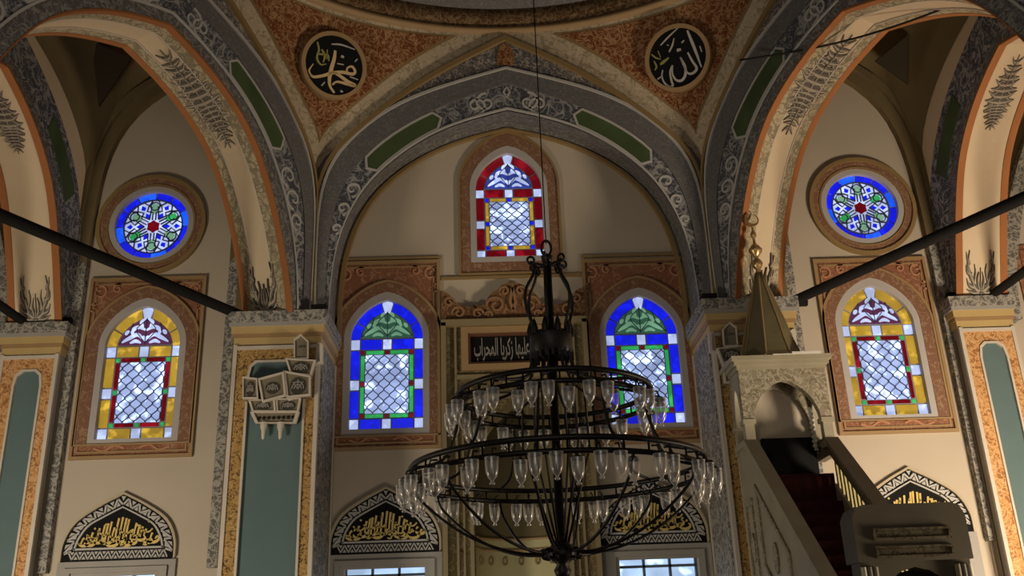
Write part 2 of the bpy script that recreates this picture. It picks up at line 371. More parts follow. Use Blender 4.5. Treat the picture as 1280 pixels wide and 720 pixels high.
# front arch
AF = empty('pointed_front_arch', (0, -1.2, 6.8), 'wide slate-grey painted pointed arch framing the central wall with the red window', 'arch')
Mh = MF(-1.2)
b = MB(); b.plate(cNb+[(3.5, 6.8), (3.5, 12.3), (-3.5, 12.3), (-3.5, 6.8)], [], 1.0, 1.195, Mh); 
b = MB(); b.band([(a*1.0+(.0), z+.03) for a, z in cNb], OUT, 0, 1.15, Mh); b.build('arch_body', M_slate, AF)
ornament_side(AF, Mh, cNf, [(a*1.0, z+.015) for a, z in cNf], False)
b = MB()
vs = []; fs = []
for (a, z), (c, q) in zip(cNf, cNb): vs += [Mh(a, z-.01, -.03), Mh(c, q, 1.0), Mh(c, q, 1.17), Mh(a*1.03, z+.2, .05)]
n = len(cNf)
fs = [(4*i+k, 4*i+(k+1) % 4, 4*i+4+(k+1) % 4, 4*i+4+k) for i in range(n-1) for k in range(3)]
b.add(vs, fs); b.build('lace_soffit', M_facel, AF)
b = MB(); b.band([(a*.985, z-.035) for a, z in cNb], [(a*.962, z-.075) for a, z in cNb], 1.10, 1.19, Mh); b.build('orange_edge', dgold, AF)
# oblique arches left and right
T = 1.0
def leafplume(b, M3, fern=False, veins=False):
    """acanthus plume painted on the plaster, local box x -1..1, z 0..1; M3(x, z, d)"""
    d_ = -.5 if veins else 0
    def lf(p0, p1, p2, w_):
        if veins: b.ribbon(spline([p0, p1, p2], 5), lambda t: w_*.42*(1-t*.8), -.5, 0, M3); return
        b.ribbon(spline([p0, p1, p2], 5), lambda t: 1.35*w_*(.25+.75*math.sin(PI*min(1, .15+.85*t)))*(1-t*.55), 0, 1, M3)
    for s in (1, -1):
        if fern:
            for j in range(8):
                z = .06+j*.11; L = .95*(1-.75*(j/8)**1.3); w_ = .11*(1-.5*j/8)
                lf((0, z), (s*L*.5, z+.02), (s*L, z+(.11 if j % 2 else .05)), w_)
                if j < 6: lf((s*L*.35, z+.01), (s*L*.6, z-.045), (s*L*.8, z-.05), w_*.6)
        else:
            lf((0, .02), (s*.45, .16), (s*.62, .5), .20); lf((s*.5, .25), (s*.85, .6), (s*.72, 1.0), .17)
            lf((0, .04), (s*.5, .02), (s*.95, .10), .12); lf((s*.4, .14), (s*.8, .20), (s*.97, .36), .12)
            lf((s*.62, .45), (s*.92, .50), (s*.98, .66), .10); lf((s*.1, .1), (s*.22, .30), (s*.12, .50), .13)
            lf((s*.70, .7), (s*.90, .80), (s*.95, .96), .09); lf((s*.45, .3), (s*.35, .5), (s*.42, .68), .10)
    b.ribbon([(0, 0), (0, .3), (0, .6 if not fern else .98)], lambda t: (.05 if veins else .13)*(1-.8*t), d_, 1 if not veins else 0, M3)
def big_side_arch(sx, lab, curve, Mfun, dep, foliage_idx, name, body=None, plainbands=False, inner_edge=True):
    A = empty(name, Mfun(0, 6.8, dep/2), lab, 'arch')
    outr = [(a, z+.02) for a, z in cC1]
    if plainbands: outr = [(a*1.0, max(z-.45, 7.30)) for a, z in OUT]; outr = [(max(-3.2, min(3.2, a)), z) for a, z in outr]
    b = MB(); b.band([(a, z+.01) for a, z in curve], outr, .01, dep-.01, Mfun); b.build('arch_body', soffitc, A)
    def strip(nm, d0, d1, mt, h=.012, par=A):
        bb = MB(); bb.band([(a*(1-.001), z-h) for a, z in curve], [(a, z+.02) for a, z in curve], d0, d1, Mfun); return bb.build(nm, mt, par)
    oe = .10
    strip('orange_edge', -.02, oe, orange, .02); strip('orange_edge', dep-oe, dep+.02, orange, .02)
    if not plainbands:
        strip('lace_border', oe, .30*dep+.0, M_soff); strip('lace_border', dep*.72, dep-oe, M_soff)
        strip('cream_line', .30*dep, .30*dep+.02, cream, .018); strip('cream_line', dep*.72-.02, dep*.72, cream, .018)
    # foliage painted on the soffit: feet and haunch
    L = len(curve)
    cl = [0]
    for p, q in zip(curve, curve[1:]): cl.append(cl[-1]+(Vector(q)-Vector(p)).length)
    def onsoffit(s0, hgt, wid, flip=1):
        def f(x, z, d):
            s = s0+z*hgt*flip; s = min(max(s, 0), cl[-1]-1e-4)
            j = max(i for i in range(L-1) if cl[i] <= s); t = (s-cl[j])/(cl[j+1]-cl[j])
            p = Vector(curve[j]).lerp(Vector(curve[j+1]), t); return Mfun(p.x, p.y, dep/2+x*wid/2) if d > .5 else Mfun(p.x*(1-(.012-.012*d)*abs(p.x)/3), p.y-(.02-.02*d)*(1-abs(p.x)/4), dep/2+x*wid/2)
        return f
    for k_, (s0, hh, ww) in enumerate(foliage_idx):
        b = MB(); leafplume(b, onsoffit(s0, abs(hh), ww, 1 if hh > 0 else -1), k_ > 0); pl_ = b.build('painted_plume', mat('plume_paint', (.12, .105, .085), .8) if 'plume_paint' not in MT else MT['plume_paint'], A)
        b = MB(); leafplume(b, onsoffit(s0, abs(hh), ww, 1 if hh > 0 else -1), k_ > 0, True); b.build('pale_veins', mat('plume_vein', (.36, .31, .24), .8) if 'plume_vein' not in MT else MT['plume_vein'], pl_)
    return A
side_arches = []
for sx, lab in ((-1, 'big cream-lined arch left of the central window wall, orange edges and slate face'), (1, 'big cream-lined arch right of the central window wall, above the spire')):
    M = MH(1, 1) if sx < 0 else MH(-1, 1)
    # make s = +3.33 the end at the front wall for the left one (k=1 -> tangent (cos60, sin60)); mirrored curve is symmetric
    Mx = (lambda M_: (lambda s, z, d: M_(-s if sx0 < 0 else s, z, d)))(M)
    sx0 = sx
    def mk(M_, flip): return lambda s, z, d: M_(flip*s, z, d)
    Mx = mk(M, -1 if sx < 0 else 1)       # local s = -3.33 is the end at the front pier
    tot = 0
    A = big_side_arch(sx, lab, cNn, Mx, T, [(.06, .80, .50), (3.55, 1.15, .80), (3.6, -.80, .62)], 'oblique_arch')
    ornament_side(A, Mx, [(a, z+.03) for a, z in cNn])
# ------------------------------------------------------------------ pendentives
def c0z(t):
    t = min(abs(t), 3.33)
    h = spline(C0, 16)
    best = None
    for (a, z), (c, q) in zip(h, h[1:]):
        if (a-t)*(c-t) <= 0 and abs(a-c) > 1e-9 and z > 9.3: best = z+(q-z)*(a-t)/(a-c)
    return best if best is not None else 9.60
def pend_pt(phi, k, off=0.):            # phi: angle from +y, k 0..1 from arch to ring
    f = round(phi/60); o = math.radians(phi-60*f); rf = 5.78/math.cos(o); zb = c0z(5.78*math.tan(o)); zt = 12.36
    z = zb+(zt-zb)*k; r = rf+(5.78-rf)*(k**1.35)+off
    a = math.radians(phi); return (r*math.sin(a), -6.98+r*math.cos(a), z)
plabs = ['rust and cream pendentive left of the front arch, behind the round medallion', 'rust and cream pendentive right of the front arch, behind the round medallion']
for vi, (c, lab) in enumerate(((-30, plabs[0]), (30, plabs[1]))):
    P = empty('pendentive', pend_pt(c, 0), lab, 'pendentive')
    b = MB(); n, kk = 60, 10
    phis = [c-30+60*i/n for i in range(n+1)]
    phis = [p+(1e-4 if p % 60 == 30 and False else 0) for p in phis]
    def pe(p, k): 
        lo, hi = c-30+1e-3, c+30-1e-3; return pend_pt(min(max(p, lo), hi), k)
    vs = [pe(p, k/kk) for p in phis for k in range(kk+1)]
    b.add(vs, [((kk+1)*i+k, (kk+1)*i+k+1, (kk+1)*(i+1)+k+1, (kk+1)*(i+1)+k) for i in range(n) for k in range(kk)], 0, False)
    b.build('cream_border', M_pend, P)
    def pan(m0, mt_, off, name, mtl):
        b = MB(); col = []
        for i in range(121):
            p = c-28+56*i/120; z0 = pend_pt(p, 0)[2]; h = 12.36-z0
            k0 = (m0+.0)/h; k1 = 1-mt_/h
            if k0 < k1: col.append((p, k0, k1))
        rows = 10; vs = []
        for p, k0, k1 in col:
            for j in range(rows+1): vs.append(pend_pt(p, k0+(k1-k0)*j/rows, off))
        b.add(vs, [((rows+1)*i+j, (rows+1)*i+j+1, (rows+1)*(i+1)+j+1, (rows+1)*(i+1)+j) for i in range(len(col)-1) for j in range(rows)])
        return b.build(name, mtl, P)
    pan(.50, .20, -.012, 'dark_outline', dgold); pan(.56, .24, -.024, 'rust_panel', M_rust)
for c in (-90, 90, 150, -150):          # plain rear pendentives, outside the picture
    b = MB(); n, kk = 30, 6
    vs = [pend_pt(min(max(c-30+60*i/n, c-29.999), c+29.999), k/kk) for i in range(n+1) for k in range(kk+1)]
    b.add(vs, [((kk+1)*i+k, (kk+1)*i+k+1, (kk+1)*(i+1)+k+1, (kk+1)*(i+1)+k) for i in range(n) for k in range(kk)])
    struct(b, 'trim_%d' % (5+(c+150)//60), M_pend)
# ------------------------------------------------------------------ medallions
def medallion(c, lab, strokes):
    a = math.radians(c); inw = Vector((-math.sin(a), -math.cos(a), 0)); nrm = (inw*.94+Vector((0, 0, -.34))).normalized()
    ctr = Vector((6.02*math.sin(a), -6.98+6.02*math.cos(a), 11.22))
    rr = Vector((0, 0, 1)).cross(nrm).normalized(); uu = nrm.cross(rr)
    M = lambda x, z, d: tuple(ctr+rr*x+uu*z-nrm*d)
    A = empty('calligraphy_medallion', ctr, lab, 'medallion', 'round calligraphy medallions on the pendentives')
    R = .585
    b = MB(); b.plate(circ(0, 0, R*.93), [], -.05, .10, M); b.build('disc', black, A)
    b = MB(); b.band(circ(0, 0, R*.88, 64), circ(0, 0, R, 64), -.085, .10, M, closed=True); b.build('gilt_rim', goldp, A)
    for nm, mt, sts in strokes:
        b = MB()
        for pts, wd in sts:
            pp = spline([(x*R, z*R) for x, z in pts], 6) if len(pts) > 2 else [(x*R, z*R) for x, z in pts]
            b.ribbon(pp, (lambda w_: (lambda t: w_*R*(.55+.45*math.sin(PI*min(1, t*1.1+.05)))))(wd), -.065, 0, M)
        b.build(nm, mt, A)
def nrmz(L, cx, cy, r): return [([((x-cx)/r*.93, (cy-y)/r*.93) for x, y in pts], wd) for pts, wd in L]
muh = [([(360, 240), (362, 300), (352, 380), (350, 450), (362, 505), (402, 548)], .115),
       ([(205, 462), (235, 472), (300, 445), (360, 410), (440, 382), (515, 376), (532, 350), (505, 322), (472, 340), (470, 372)], .095),
       ([(362, 398), (420, 412), (490, 440), (552, 455), (480, 458), (410, 462), (378, 492)], .10), ([(215, 470), (193, 435), (215, 380)], .05)]
muh2 = [([(325, 202), (400, 186), (505, 192)], .05), ([(410, 268), (432, 272)], .12), ([(520, 280), (535, 255)], .06), ([(500, 400), (565, 405)], .05), ([(300, 520), (320, 488)], .06), ([(445, 520), (465, 525)], .09), ([(390, 330), (440, 325)], .05)]
muh3 = [([(220, 215), (240, 270), (235, 330), (270, 370), (310, 355)], .06), ([(260, 260), (290, 300), (285, 350)], .07), ([(240, 300), (310, 290), (325, 330)], .06), ([(300, 250), (310, 320)], .05)]
medallion(-30, 'round black medallion with gold script crossing one tall stroke, on the left pendentive', [('gold_script', goldw, nrmz(muh, 370, 350, 230)), ('silver_marks', whitel, nrmz(muh2, 370, 350, 230)), ('olive_scrolls', ygl, nrmz(muh3, 370, 350, 230))])
al = [([(562, 145), (588, 300), (612, 470)], .085), ([(528, 320), (550, 400), (572, 465), (545, 492), (505, 492), (482, 455), (460, 340)], .075),
      ([(462, 345), (482, 420), (470, 490), (430, 525), (388, 508), (368, 450), (382, 380)], .075), ([(382, 380), (352, 430), (348, 500), (350, 545), (315, 540), (285, 495), (278, 440), (295, 395)], .06), ([(235, 455), (285, 440)], .05)]
al2 = [([(320, 192), (400, 146), (492, 100)], .045), ([(378, 268), (415, 225), (442, 172)], .05), ([(445, 275), (478, 278)], .14), ([(495, 228), (520, 215)], .06), ([(635, 300), (640, 350)], .05), ([(375, 205), (385, 215)], .05)]
al3 = [([(285, 345), (320, 330), (365, 312)], .085), ([(230, 240), (262, 280), (300, 305)], .05), ([(240, 300), (250, 350), (230, 375)], .05), ([(290, 230), (300, 290)], .04)]
medallion(30, 'round black medallion with pale script of upright strokes, on the right pendentive', [('pale_script', whitel, nrmz(al, 435, 335, 255)), ('silver_marks', whitel, nrmz(al2, 435, 335, 255)), ('olive_scrolls', ygl, nrmz(al3, 435, 335, 255))])
# ------------------------------------------------------------------ stained glass windows
def window(n, cx, z0, y, H, A, w_, pal, sur, yb=0, bright=None):
    """pal: border, inner strip, inner squares, arch fill, arch petals"""
    W = tag(bpy.data.objects.new('window_%d' % n, None), kind='structure'); C.objects.link(W); W.location = (cx, y, z0)
    M = MF(y)
    hw = w_/2; B = .135*w_; zs = z0+H; za = zs+A
    # splayed plaster reveal round the glass
    ou = arch(hw+.10, z0-.10, zs, za+.12, cx=cx); ii = arch(hw-.01, z0+.0, zs, za-.03, cx=cx)
    b = MB(); b.band(ii, ou, .06, -.035, M, closed=True)
    b.build('plaster_reveal', reveal, W)
    g = MB(); t = MB()
    gp = .022*w_
    mats = [pal[0], E_white, pal[1], pal[2], pal[3], pal[4], E_latt, leadm]
    def cell(x0, x1, a, c, mi): g.plate(rect(cx+x0+gp/2, cx+x1-gp/2, a+gp/2, c-gp/2), [], .075, .085, M, mi, side=False)
    rows = [0, .124, .430, .548, .876, 1.0]; rz = [z0+H*r for r in rows]
    for s in (-1, 1):
        for i in range(5):
            x0, x1 = sorted((s*hw, s*(hw-B))); cell(x0, x1, rz[i], rz[i+1], 1 if i % 2 == 0 else 0)
    sq = .066*w_
    for a, c in ((rz[0], rz[1]), (rz[4], rz[5])):
        cell(-hw+B, -sq, a, c, 0); cell(-sq, sq, a, c, 1); cell(sq, hw-B, a, c, 0)
    # inner frame strip
    ix, iz0, iz1 = hw-B, rz[1], rz[4]; s_ = .070*w_
    for s in (-1, 1):
        x0, x1 = sorted((s*ix, s*(ix-s_)))
        zz = [iz0, iz0+s_, (iz0+iz1)/2-s_/2-.0, (iz0+iz1)/2+s_/2, iz1-s_, iz1]
        for i in range(5): cell(x0, x1, zz[i], zz[i+1], 3 if i % 2 == 0 else 2)
    for a, c in ((iz0, iz0+s_), (iz1-s_, iz1)):
        cell(-ix+s_, -s_/2, a, c, 2); cell(-s_/2, s_/2, a, c, 3); cell(s_/2, ix-s_, a, c, 2)
    # lattice field
    fx, fz0, fz1 = ix-s_, iz0+s_, iz1-s_
    g.plate(rect(cx-fx, cx+fx, fz0, fz1), [], .080, .09, M, 6, side=False)
    cols = 4; px_ = 2*fx/cols; rws = 5; pz = (fz1-fz0)/rws
    for i in range(cols*2+1):
        pts = []
        for k in range(rws*8+1):
            z = fz0+(fz1-fz0)*k/(rws*8); ph = 2*PI*k/8+(0 if True else 0)
            pts.append((cx+max(-fx, min(fx, -fx+px_*i/2+(1 if i % 2 else -1)*px_*.25*math.cos(ph))), z))
        t.ribbon(pts, .013, .055, .079, M)
    # arch ring of coloured pieces and keystone
    oarc = arch(hw, zs, zs, za, cx=0)[1:-1]; iarc = arch(hw-B*1.02, zs+.0, zs+.0, za-B*1.25, cx=0)[1:-1]
    K = len(oarc)
    def seg(i0, i1, mi):
        A_ = [oarc[i] for i in range(i0, i1+1)]; B_ = [iarc[i] for i in range(i0, i1+1)]
        poly = [(cx+a, z) for a, z in mix(A_, B_, .03)]+[(cx+a, z) for a, z in mix(A_, B_, .93)][::-1]
        g.plate(poly, [], .075, .085, M, mi, side=False)
    mid = K//2
    segs = [(0, 10), (11, mid-1), (mid+1, K-12), (K-11, K-1)]
    for i0, i1 in segs:
        seg(i0, i1, 0)
    g.plate([(cx-.075*w_, za-.07), (cx-.02*w_, za+.01), (cx+.02*w_, za+.01), (cx+.075*w_, za-.07), (cx+.035*w_, za-B*1.45), (cx-.035*w_, za-B*1.45)], [], .068, .075, M, 1, side=False)
    # arch fill with petals
    fill = [(cx+a*.96, zs+.02+(z-zs)*.94) for a, z in iarc]
    g.plate(fill, [], .078, .085, M, 4, side=False)
    rw = hw-B; rh = A-B*1.25
    for s in (-1, 1):
        for pts, wd in (([(.05, .15), (.3, .35), (.6, .22), (.85, .08)], .07), ([(0, .5), (.28, .62), (.5, .5), (.45, .3)], .07), ([(.15, .05), (.35, .12), (.55, .05)], .06), ([(0, .95), (.2, .8), (.12, .62)], .06), ([(.1, .3), (0, .1)], .07), ([(.62, .5), (.75, .35)], .07)):
            g.ribbon([(cx+s*a*rw, zs+.03+z*rh) for a, z in spline(pts, 4)], (lambda q: (lambda t_: q*w_*.8*math.sin(PI*(.12+.76*t_))))(wd), .070, .077, M, 5)
        t.ribbon([(cx+s*a*rw, zs+.03+z*rh) for a, z in spline([(0, .05), (.35, .5), (.1, .8), (0, .9)], 4)], .014, .06, .077, M)
        t.ribbon([(cx+s*a*rw, zs+.03+z*rh) for a, z in spline([(.95, .02), (.6, .4), (.5, .75)], 4)], .014, .06, .077, M)
    t.ribbon([(cx, zs+.02), (cx, zs+rh)], .014, .06, .077, M)
    g.build('stained_glass', mats, W); t.build('lead_lines', leadm, W)
    # plaster tracery plate behind the pieces
    b = MB(); b.plate(arch(hw+.02, z0-.02, zs, za+.03, cx=cx), [], .088, .12, M); b.build('tracery_plate', tracery, W)
    return W
PB = [E_blue, E_grn, E_red, mat('dummy', (1, 1, 1)), E_pgrn]; PB[3] = emi('bottle_green_glass', (.03, .10, .06), .9)
PR = [E_red, E_yel, E_blue, emi('navy_glass', (.03, .05, .30), .9), E_white]
PY = [E_yel, E_red, E_grn, E_pur, E_white]
window(1, 0.0, 8.28, 0, 1.40, .74, 1.24, PR, None)
window(2, -2.22, WZ, 0, 1.62, .72, 1.28, PB, None)
window(3, 2.24, WZ-.05, 0, 1.62, .72, 1.28, PB, None)
window(4, -6.33, 5.1, -.3, 1.62, .72, 1.28, PY, None)
window(5, 6.30, 5.1, -.3, 1.62, .72, 1.28, PY, None)
def rosewindow(n, cx, cz, y, R=.66):
    W = tag(bpy.data.objects.new('window_%d' % n, None), kind='structure'); C.objects.link(W); W.location = (cx, y, cz)
    M = MF(y); g = MB(); t = MB()
    mats = [E_blue, E_white, E_pgrn, E_red, E_lblue, E_grn]
    for i in range(12):
        a0 = 2*PI*(i+.04)/12; a1 = 2*PI*(i+.96)/12
        A = [(cx+R*math.cos(a0+(a1-a0)*k/6), cz+R*math.sin(a0+(a1-a0)*k/6)) for k in range(7)]; B = [(cx+.80*R*math.cos(a0+(a1-a0)*k/6), cz+.80*R*math.sin(a0+(a1-a0)*k/6)) for k in range(7)]
        g.plate(A+B[::-1], [], .07, .08, M, 0 if i % 3 else 4, side=False)
    ri = .77*R
    g.plate(circ(cx, cz, ri, 36), [], .078, .082, M, 1, side=False)
    star = [(cx+(.19*R if k % 2 == 0 else .15*R)*math.cos(PI*k/6+PI/6), cz+(.19*R if k % 2 == 0 else .15*R)*math.sin(PI*k/6+PI/6)) for k in range(12)]
    g.plate(star, [], .060, .07, M, 3, side=False)
    for k in range(6):
        a = PI*k/3+PI/6
        def pt(r, th): return (cx+r*R*math.cos(a+th), cz+r*R*math.sin(a+th))
        g.plate([pt(.36, 0), pt(.5, .22), pt(.68, .10), pt(.68, -.10), pt(.5, -.22)], [], .068, .074, M, 2 if k % 3 else 5, side=False)
        a += PI/6
        g.plate([pt(.26, 0), pt(.36, .2), pt(.46, 0), pt(.36, -.2)], [], .066, .073, M, 0, side=False)
        g.plate([pt(.55, 0), pt(.62, .12), pt(.72, 0), pt(.62, -.12)], [], .066, .073, M, 0, side=False)
        for s in (1, -1):
            t.ribbon([pt(.2, s*.3), pt(.42, s*.42), pt(.5, s*.1), pt(.62, s*.24), pt(.77, s*.42)], .018, .05, .078, M)
            t.ribbon([pt(.24, 0), pt(.4, s*.25), pt(.58, s*.38), pt(.77, s*.12)], .018, .05, .078, M)
        t.band(circ(*pt(.60, PI/6), .11*R, 16), circ(*pt(.60, PI/6), .135*R, 16), .05, .078, M, closed=True)
    t.band(circ(cx, cz, .77*R), circ(cx, cz, .80*R), .045, .085, M, closed=True)
    g.build('stained_glass', mats, W); t.build('lead_lines', leadm, W)
    b = MB(); b.plate(circ(cx, cz, R+.02), [], .085, .12, M); b.build('tracery_plate', tracery, W)
    b = MB(); b.band(circ(cx, cz, R-.01), circ(cx, cz, R+.09), .06, -.035, M, closed=True); b.build('plaster_reveal', reveal, W)
    b = MB(); b.band(circ(cx, cz, R+.09), circ(cx, cz, .90), -.04, 0, M, closed=True); b.build('brown_ring', M_frame2, W)
    b = MB(); b.band(circ(cx, cz, .90), circ(cx, cz, .97), -.075, 0, M, closed=True); b.band(circ(cx, cz, .765), circ(cx, cz, .79), -.055, 0, M, closed=True); b.build('gilt_moulding', dgold, W)
rosewindow(6, -6.40, 8.96, -.3); rosewindow(7, 6.40, 8.96, -.3)
# painted surrounds: things on the wall
def surround(cx, z0, z1, hw, y, wc, wz, lab, mt, H=1.62, A=.72, whw=.64):
    M = MF(y); Sx = empty('painted_window_surround', (cx, y, z0), lab, 'window surround')
    hole = arch(whw+.10, wz-.10, wz+H, wz+H+A+.12, cx=wc)
    h2 = arch(whw+.29, z0+.25, wz+H+.02, wz+H+A+.31, cx=wc)
    b = MB(); b.plate(rect(cx-hw+.06, cx+hw-.06, z0+.06, z1-.06), [hole], -.02, 0, M); b.build('relief_field', mt, Sx)
    b = MB(); b.band(hole, h2, -.045, 0, M, closed=True); b.build('inner_border', M_frame2, Sx)
    b = MB()
    for k, g_ in ((0, .055), (.10, .03)):
        b.plate(rect(cx-hw+k, cx+hw-k, z0+k, z1-k), [rect(cx-hw+k+g_, cx+hw-k-g_, z0+k+g_, z1-k-g_)], -.06 if k == 0 else -.04, 0, M)
    b.band([(a, z) for a, z in h2], [((a-wc)*1.04+wc, z+(.035 if z > wz else -.03)) for a, z in h2], -.06, 0, M, closed=True)
    b.build('gilt_moulding', goldp, Sx)
    b = MB()                           # spandrel scrolls
    for s in (-1, 1):
        for (dx, dz, r, f) in ((.78, .26, .13, 1), (.50, .20, .09, -1), (.86, .55, .09, -1), (.35, .34, .0, 1)):
            if r == 0: continue
            pts = [(cx+s*(dx*hw/.95)+s*f*r*(1-.8*t)*math.cos(1+t*7.5), z1-dz+r*(1-.8*t)*math.sin(1+t*7.5)) for t in [i/20 for i in range(21)]]
            b.ribbon(pts, lambda t: .035*(1-.5*t), -.04, 0, M)
        b.ribbon(spline([(cx+s*.12, z0+.17), (cx+s*.28, z0+.22), (cx+s*.45, z0+.13), (cx+s*.62, z0+.18)], 5), .035, -.035, 0, M)
    b.build('scroll_relief', mat('rust_red_scroll', (.42, .20, .11), .8) if 'rust_red_scroll' not in MT else MT['rust_red_scroll'], Sx)
surround(-2.21, 4.84, 8.25, .93, 0, -2.22, WZ, 'rust-brown painted surround of the blue window left of the mihrab', M_frame)
surround(2.19, 4.80, 8.17, .93, 0, 2.24, WZ-.05, 'rust-brown painted surround of the blue window right of the mihrab', M_frame)
surround(-6.33, 4.77, 7.94, 1.0, -.3, -6.33, 5.1, 'orange-brown painted surround of the yellow window at far left', M_frame)
surround(6.33, 4.78, 7.93, 1.0, -.3, 6.30, 5.1, 'orange-brown painted surround of the yellow window at far right', M_frame)
# pointed surround of the top window
Sx = empty('pointed_window_surround', (0, 0, 7.95), 'pointed brown surround of the red window above the mihrab', 'window surround')
hole = arch(.72, 8.18, 9.68, 10.54); o1 = arch(.90, 7.97, 9.75, 10.82); o2 = arch(.94, 7.93, 9.75, 10.88)
b = MB(); b.band(hole, o1, -.03, 0, closed=True); b.build('brown_border', M_frame2, Sx)
b = MB(); b.band(o1, o2, -.06, 0, closed=True); b.build('gilt_moulding', dgold, Sx)
b = MB(); b.box(-1.26, 1.26, -.05, 0, 7.86, 7.91); tag(b.build('trim_1', dgold), kind='structure')
b = MB(); b.box(-3.1, -1.26, -.045, 0, 8.28, 8.32); b.box(1.26, 3.1, -.045, 0, 8.22, 8.26); tag(b.build('trim_2', dgold), kind='structure')
# ------------------------------------------------------------------ piers
def pier(sx, x0, x1, yf, lab, bl, outer=False):
    dz = .20 if outer else 0
    P = empty('pier', (sx*(x0+x1)/2, yf/2, 0), lab, 'pier')
    def bx(nm, mt, *a): b = MB(); xs = sorted((sx*a[0], sx*a[1])); b.box(xs[0], xs[1], *a[2:]); return b.build(nm, mt, P)
    zt = 6.32+dz
    yb_ = -.3 if outer else 0
    bx('shaft', grey, x0+.01, x1-.01, yf+.01, yb_, 0, zt+.1)
    g0, g1 = bl
    zb = 6.02+dz
    hb = [(sx*a, z) for a, z in ([(g0, .2), (g0, zb-.25), (g0+.03, zb-.08), (g0+.12, zb), (g1-.12, zb), (g1-.03, zb-.08), (g1, zb-.25), (g1, .2)])]
    b = MB(); b.plate([(sx*a, z) for a, z in rect(x0+.06, x1-.06, .15, 6.2+dz)], [hb], yf-.02, yf+.02, lambda s, z, d: (s, d, z)); b.build('gold_border', M_goldo if outer else M_gold, P)
    b = MB(); b.plate(hb, [], yf+.005, yf+.02, lambda s, z, d: (s, d, z)); b.build('blue_panel', bluep, P)
    inn = [(Vector(p)) for p in hb]; b = MB()
    c = Vector((sx*(g0+g1)/2, 3)); A = hb; B = [(p.x-(.035 if p.x > c.x else -.035), p.y-.03) for p in inn]
    b.band(A, B, yf-.045, yf+.0, lambda s, z, d: (s, d, z), closed=True)
    for xx in (x0, x1): b.plate([(sx*a, z) for a, z in rect(xx+(0 if xx == x0 else -.06), xx+(.06 if xx == x0 else 0), .1, 6.28+dz)], [], yf-.04, yf+.02, lambda s, z, d: (s, d, z))
    b.plate([(sx*a, z) for a, z in rect(x0+.061, x1-.061, 6.2+dz, 6.26+dz)], [], yf-.04, yf+.02, lambda s, z, d: (s, d, z))
    b.build('cream_fillet', cream, P)
    # lace strip on the side face turned to the middle
    xi = x0 if x0 < x1 else x1
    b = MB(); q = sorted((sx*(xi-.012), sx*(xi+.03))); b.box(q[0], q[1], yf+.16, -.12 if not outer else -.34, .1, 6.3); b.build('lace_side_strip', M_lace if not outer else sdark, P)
    b = MB(); q = sorted((sx*(xi-.03), sx*(xi+.03)))
    b.box(q[0], q[1], -.12 if not outer else -.36, -.05 if not outer else -.3, .1, 6.3); b.build('side_fillet', cream, P)
    # capital: stacked mouldings
    cpM = [(.01, 6.28, 6.40, cornice), (.03, 6.40, 6.47, goldp), (.05, 6.47, 6.58, cornice), (.08, 6.58, 6.64, grey), (.10, 6.64, 6.82, M_lace)]
    cap = None
    for k, (e, z0, z1, mt) in enumerate(cpM):
        b = MB(); q = sorted((sx*(x0-e), sx*(x1+e)))
        ya = yf-e
        b.box(q[0], q[1], ya, yb_, z0+dz, z1+dz); o = b.build('capital' if k == 0 else 'capital_moulding', mt, P if k == 0 else cap)
        if k == 0: cap = o
        else:
            o.matrix_parent_inverse = cap.matrix_world.inverted() if False else Matrix.Identity(4)
    return P
pier(-1, 3.10, 4.46, -1.45, 'blue-panelled pier left of the mihrab, carrying a carved bracket', (3.30, 4.22))
pier(1, 3.10, 4.46, -1.45, 'blue-panelled pier mostly hidden behind the minbar', (3.30, 4.22))
pier(-1, 7.55, 8.50, -.66, 'blue-panelled outer pier at the left edge of the photo', (7.76, 8.24), True)
pier(1, 7.50, 8.45, -.66, 'blue-panelled outer pier at the right edge of the photo', (7.76, 8.24), True)
